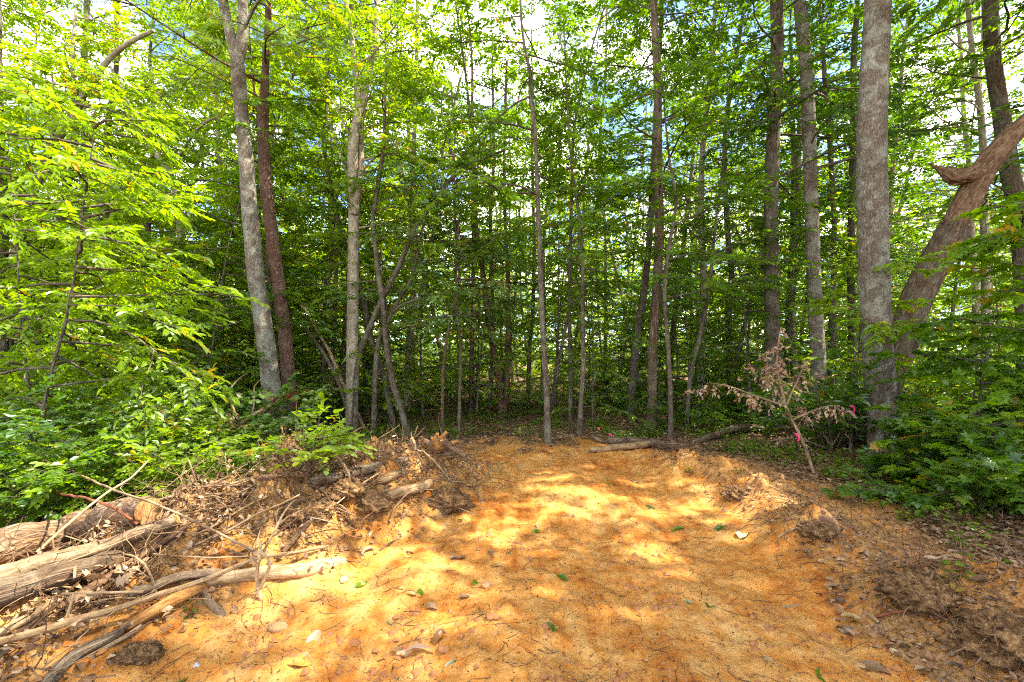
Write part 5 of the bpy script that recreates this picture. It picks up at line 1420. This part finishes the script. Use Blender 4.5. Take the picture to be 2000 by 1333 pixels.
lump('stone', 'rounded tan stone at the foot of the pale stripped log', 'stone', 545, 1228, .05, M_stone, 3, .6)
lump('stone', 'small grey stone in the lower sand before the heap', 'stone', 385, 1302, .022, plain_mat('grey_stone', (.4, .4, .4), .8), 5)
lump('stone', 'half buried reddish lump in the middle of the track', 'stone', 962, 1207, .036, M_clod, 6, .6)
lump('clod', 'red clay clod at the near edge of the track', 'clod', 815, 1318, .03, M_clod, 8, .6)
lump('clod', 'red clay clod below the curled brown leaf', 'clod', 867, 1270, .03, M_clod, 9, .6)
lump('clod', 'dark soil clod half rolled from the right bank', 'clod', 1610, 1020, .08, plain_mat('dark_clod', (.16, .08, .035), .95), 11, .6)
lump('stone', 'tan pebble lying on the brown soil of the right bank', 'stone', 1604, 1097, .02, M_stone, 12)
lump('stone', 'flat tan stone beside the large brown leaf', 'stone', 1680, 1305, .03, M_stone, 13, .5)


# fallen leaves on the track
FL = {}
def fallen_mesh(kind, curl, seed):
    key = (kind, curl, seed)
    if key in FL: return FL[key]
    rg = np.random.default_rng(seed + 17)
    us = np.linspace(0, 1, 8); vs = np.linspace(-1, 1, 5)
    U, Vv = np.meshgrid(us, vs, indexing='ij')
    wd = np.sin(np.pi * np.clip(U * .94 + .05, 0, 1)) ** .8 * (.27 if kind != 'lobed' else .42)
    if kind == 'lobed': wd = wd * (1 + .15 * np.sin(U * 13))
    ang = Vv * curl
    rad = wd / max(curl, .01)
    X_ = U - .5; Y_ = rad * np.sin(ang); Z_ = rad * (1 - np.cos(ang)) + .10 * np.sin(U * 5 + seed) * .6 + .02 * rg.normal(0, 1, U.shape) + .03
    ii = np.arange(40).reshape(8, 5)
    m_ = MB(); m_.add(np.stack((X_, Y_, Z_), -1).reshape(-1, 3), [np.stack((ii[:-1, :-1], ii[:-1, 1:], ii[1:, 1:], ii[1:, :-1]), -1).reshape(-1, 4)], None, .35 + .3 * rg.random())
    FL[key] = m_
    return m_


LM = dict(green=L_mid, dark=L_dark, pale=leaf_mat('leaf_pale_underside', (.15, .21, .10), (.24, .31, .16), (.34, .40, .23), .15, (1.1, 1.2, .7)), tan=L_tan, brown=L_dead, yellow=L_yellow)
LEAVES = [
 (672, 1133, .09, 'pale', .4, 'pale green leaf lying on the sand below the curled root'), (705, 1143, .10, 'green', .5, 'bright green leaf beside a pale one below the heap'), (770, 1215, .10, 'pale', .3, 'broad pale grey-green leaf flat on the clay left of the track centre'),
 (820, 1161, .09, 'green', .7, 'green folded leaf next to a yellow one'), (803, 1162, .07, 'yellow', .8, 'small yellow leaf next to a green folded leaf'), (928, 1139, .09, 'green', .6, 'green leaf lying between two tan scraps mid track'),
 (996, 1080, .08, 'pale', .5, 'pale green leaf on the track above the centre'), (1097, 1130, .08, 'green', .9, 'folded green leaf standing up in the middle of the track'), (1215, 1165, .10, 'pale', .5, 'long pale green leaf below the large sun patch'),
 (1075, 1228, .10, 'dark', 1.3, 'curled dark green leaf beside a yellow scrap near the track centre'), (1088, 1230, .06, 'yellow', .4, 'yellow scrap beside the curled dark leaf'), (881, 1309, .12, 'dark', .5, 'dark green leaf at the near edge of the track'),
 (1048, 1040, .09, 'green', .9, 'green leaf beside a tan one on the far track'), (1050, 1028, .09, 'tan', .9, 'tan leaf beside a green one on the far track'), (1323, 1035, .11, 'green', .7, 'green leaf at the upper right of the large sun patch'),
 (1270, 993, .11, 'dark', .8, 'dark leaf on the far right of the track'), (898, 1016, .10, 'green', .8, 'green leaf in the sunny strip beside the heap'), (858, 1247, .10, 'brown', 1.6, 'tightly curled brown leaf near the clay clods'),
 (775, 1278, .11, 'tan', 1.7, 'rolled tan leaf in the near cluster of dry leaves'), (790, 1284, .09, 'tan', 1.2, 'smaller tan leaf behind the rolled one'), (818, 1275, .13, 'brown', 1.5, 'olive brown leaf in the near cluster of dry leaves'), (837, 1276, .07, 'tan', 1., 'upright tan leaf at the right end of the near dry cluster'),
 (907, 1168, .07, 'brown', .8, 'small grey-brown leaf mid track'), (972, 1106, .10, 'yellow', 1.2, 'ochre curled leaf above the mid track'), (958, 1050, .10, 'tan', .8, 'tan leaf on the reddish clay beyond the sun patches'), (960, 1084, .10, 'brown', .8, 'brown leaf lying by the ochre curled one'),
 (800, 1080, .09, 'tan', .7, 'tan leaf on the slope right of the curled root'), (950, 1148, .08, 'tan', 1.3, 'rolled tan scrap mid track'), (840, 1190, .12, 'tan', 1.4, 'forked tan scrap of bark and leaf left of the track centre'), (895, 1092, .12, 'brown', .8, 'crumpled brown leaf on the red clay patch'),
 (1124, 1092, .11, 'tan', .5, 'flat pale tan leaf left of the large sun patch'), (1346, 1178, .07, 'pale', .8, 'pale green leaf, left one of a pair'), (1387, 1186, .08, 'green', .9, 'green leaf, right one of a pair'), (1408, 1034, .13, 'dark', 1.0, 'dark green crumpled leaf at the foot of the right bank'),
 (1452, 1047, .20, 'pale', .5, 'long pale wilted leaf on the sunny strip below the right bank'), (1470, 1205, .08, 'brown', 1., 'dark shrivelled leaf on the right of the track'), (1672, 1214, .13, 'yellow', 1.2, 'olive yellow leaf standing on its edge by the right bank'), (1613, 1324, .10, 'green', .6, 'green leaf at the near right edge of the track'),
 (1634, 1143, .10, 'tan', .9, 'grey tan leaf at the foot of the right bank'), (1870, 1150, .12, 'yellow', .7, 'yellow leaf lying on the right bank clods'), (1500, 1293, .08, 'tan', .8, 'pale tan leaf standing in the near clay'), (1697, 1308, .15, 'brown', .5, 'large ribbed brown leaf at the near right edge'),
 (587, 1297, .13, 'yellow', .6, 'yellow leaf on the sand at the near left'), (612, 1252, .12, 'tan', .6, 'pale tan leaf on the sand below the tan stone'), (350, 1328, .14, 'green', .4, 'green and brown leaf at the near left edge'), (1842, 1096, .16, 'tan', .9, 'long rolled tan leaf on top of the right bank'),
 (1925, 1134, .13, 'brown', .5, 'broad orange-brown leaf behind the yellow one on the clods'), (1240, 942, .12, 'tan', .7, 'tan leaf in the far sunlit strip'), (1120, 1009, .10, 'brown', .8, 'brown leaf on the far track near the red clay'),
]
for i, (px, py, sz, c, curl, lb) in enumerate(LEAVES):
    p = G(px, py)
    kind_ = 'lobed' if i % 5 == 2 else 'plain'
    m_ = fallen_mesh(kind_, curl, i % 7)
    o_ = bpy.data.objects.new('fallen_leaf', m_.mesh('fallen_leaf', LM[c])); COL.objects.link(o_)
    o_.location = p + np.array((0, 0, .002)); s_ = sz * 1.15
    o_.scale = (s_, s_, s_); o_.rotation_euler = (rng.normal(0, .15), rng.normal(0, .15), rng.uniform(0, 6.28))
    tag(o_, lb, 'leaf')

# pink survey flags and tapes
def flag(px, py, label):
    p = G(px, py + 14); p2 = Wd(px, py, p[1])
    root_ = thing('survey_flag', label, 'flag', p)
    m_ = MB(); m_.tube(np.array([(0, 0, -.03), (0, 0, p2[2] - p[2] + .04)]), [.0025, .0025], 5, 0, 1); m_.build('wire', M_wire, root_)
    us = np.linspace(0, 1, 6); U, Vv = np.meshgrid(us, np.linspace(0, 1, 4), indexing='ij')
    V_ = np.stack((U * .06, .014 * np.sin(U * 7), p2[2] - p[2] + .04 - Vv * .05 - .025 * U), -1).reshape(-1, 3)
    ii = np.arange(24).reshape(6, 4)
    m_ = MB(); m_.add(V_, [np.stack((ii[:-1, :-1], ii[:-1, 1:], ii[1:, 1:], ii[1:, :-1]), -1).reshape(-1, 4)]); m_.build('flag', M_pink, root_)
flag(1190, 850, 'pink survey flag between the thin straight sapling and the ridged tree')
flag(1167, 838, 'small pink survey flag left of the other one near the mossy stub')
flag(1288, 865, 'pink survey flag on the dark mossy log')
flag(1295, 815, 'far pink survey flag behind the thin crooked stem')
def tape(px, py, d_, w, h, label):
    p = Wd(px, py, d_)
    m_ = MB(); q = smooth(np.array([p + (-w / 2, -.02, 0), p + (0, -.045, -.01), p + (w / 2, -.02, 0.)]), .01)
    V_ = np.concatenate((q + (0, 0, h / 2), q - (0, 0, h / 2))); n_ = len(q); j_ = np.arange(n_ - 1)
    m_.add(V_, [np.stack((j_, j_ + 1, j_ + 1 + n_, j_ + n_), -1)])
    t_ = smooth(np.array([p + (0, -.045, 0), p + (.02, -.06, -.05), p + (.01, -.05, -.11)]), .02); n_ = len(t_); j_ = np.arange(n_ - 1)
    m_.add(np.concatenate((t_ - (.012, 0, 0), t_ + (.012, 0, 0))), [np.stack((j_, j_ + 1, j_ + 1 + n_, j_ + n_), -1)])
    tag(m_.build('flagging_tape', M_pink, None, p), label, 'tape')
d_ds = G(1592, 925)[1]
tape(1553, 846, d_ds + .01, .045, .018, 'red tape tied round the stem of the dead brown-leaved sapling')
tape(1661, 792, 7.0, .05, .035, 'bright pink tape knotted beside the stoutest tree')
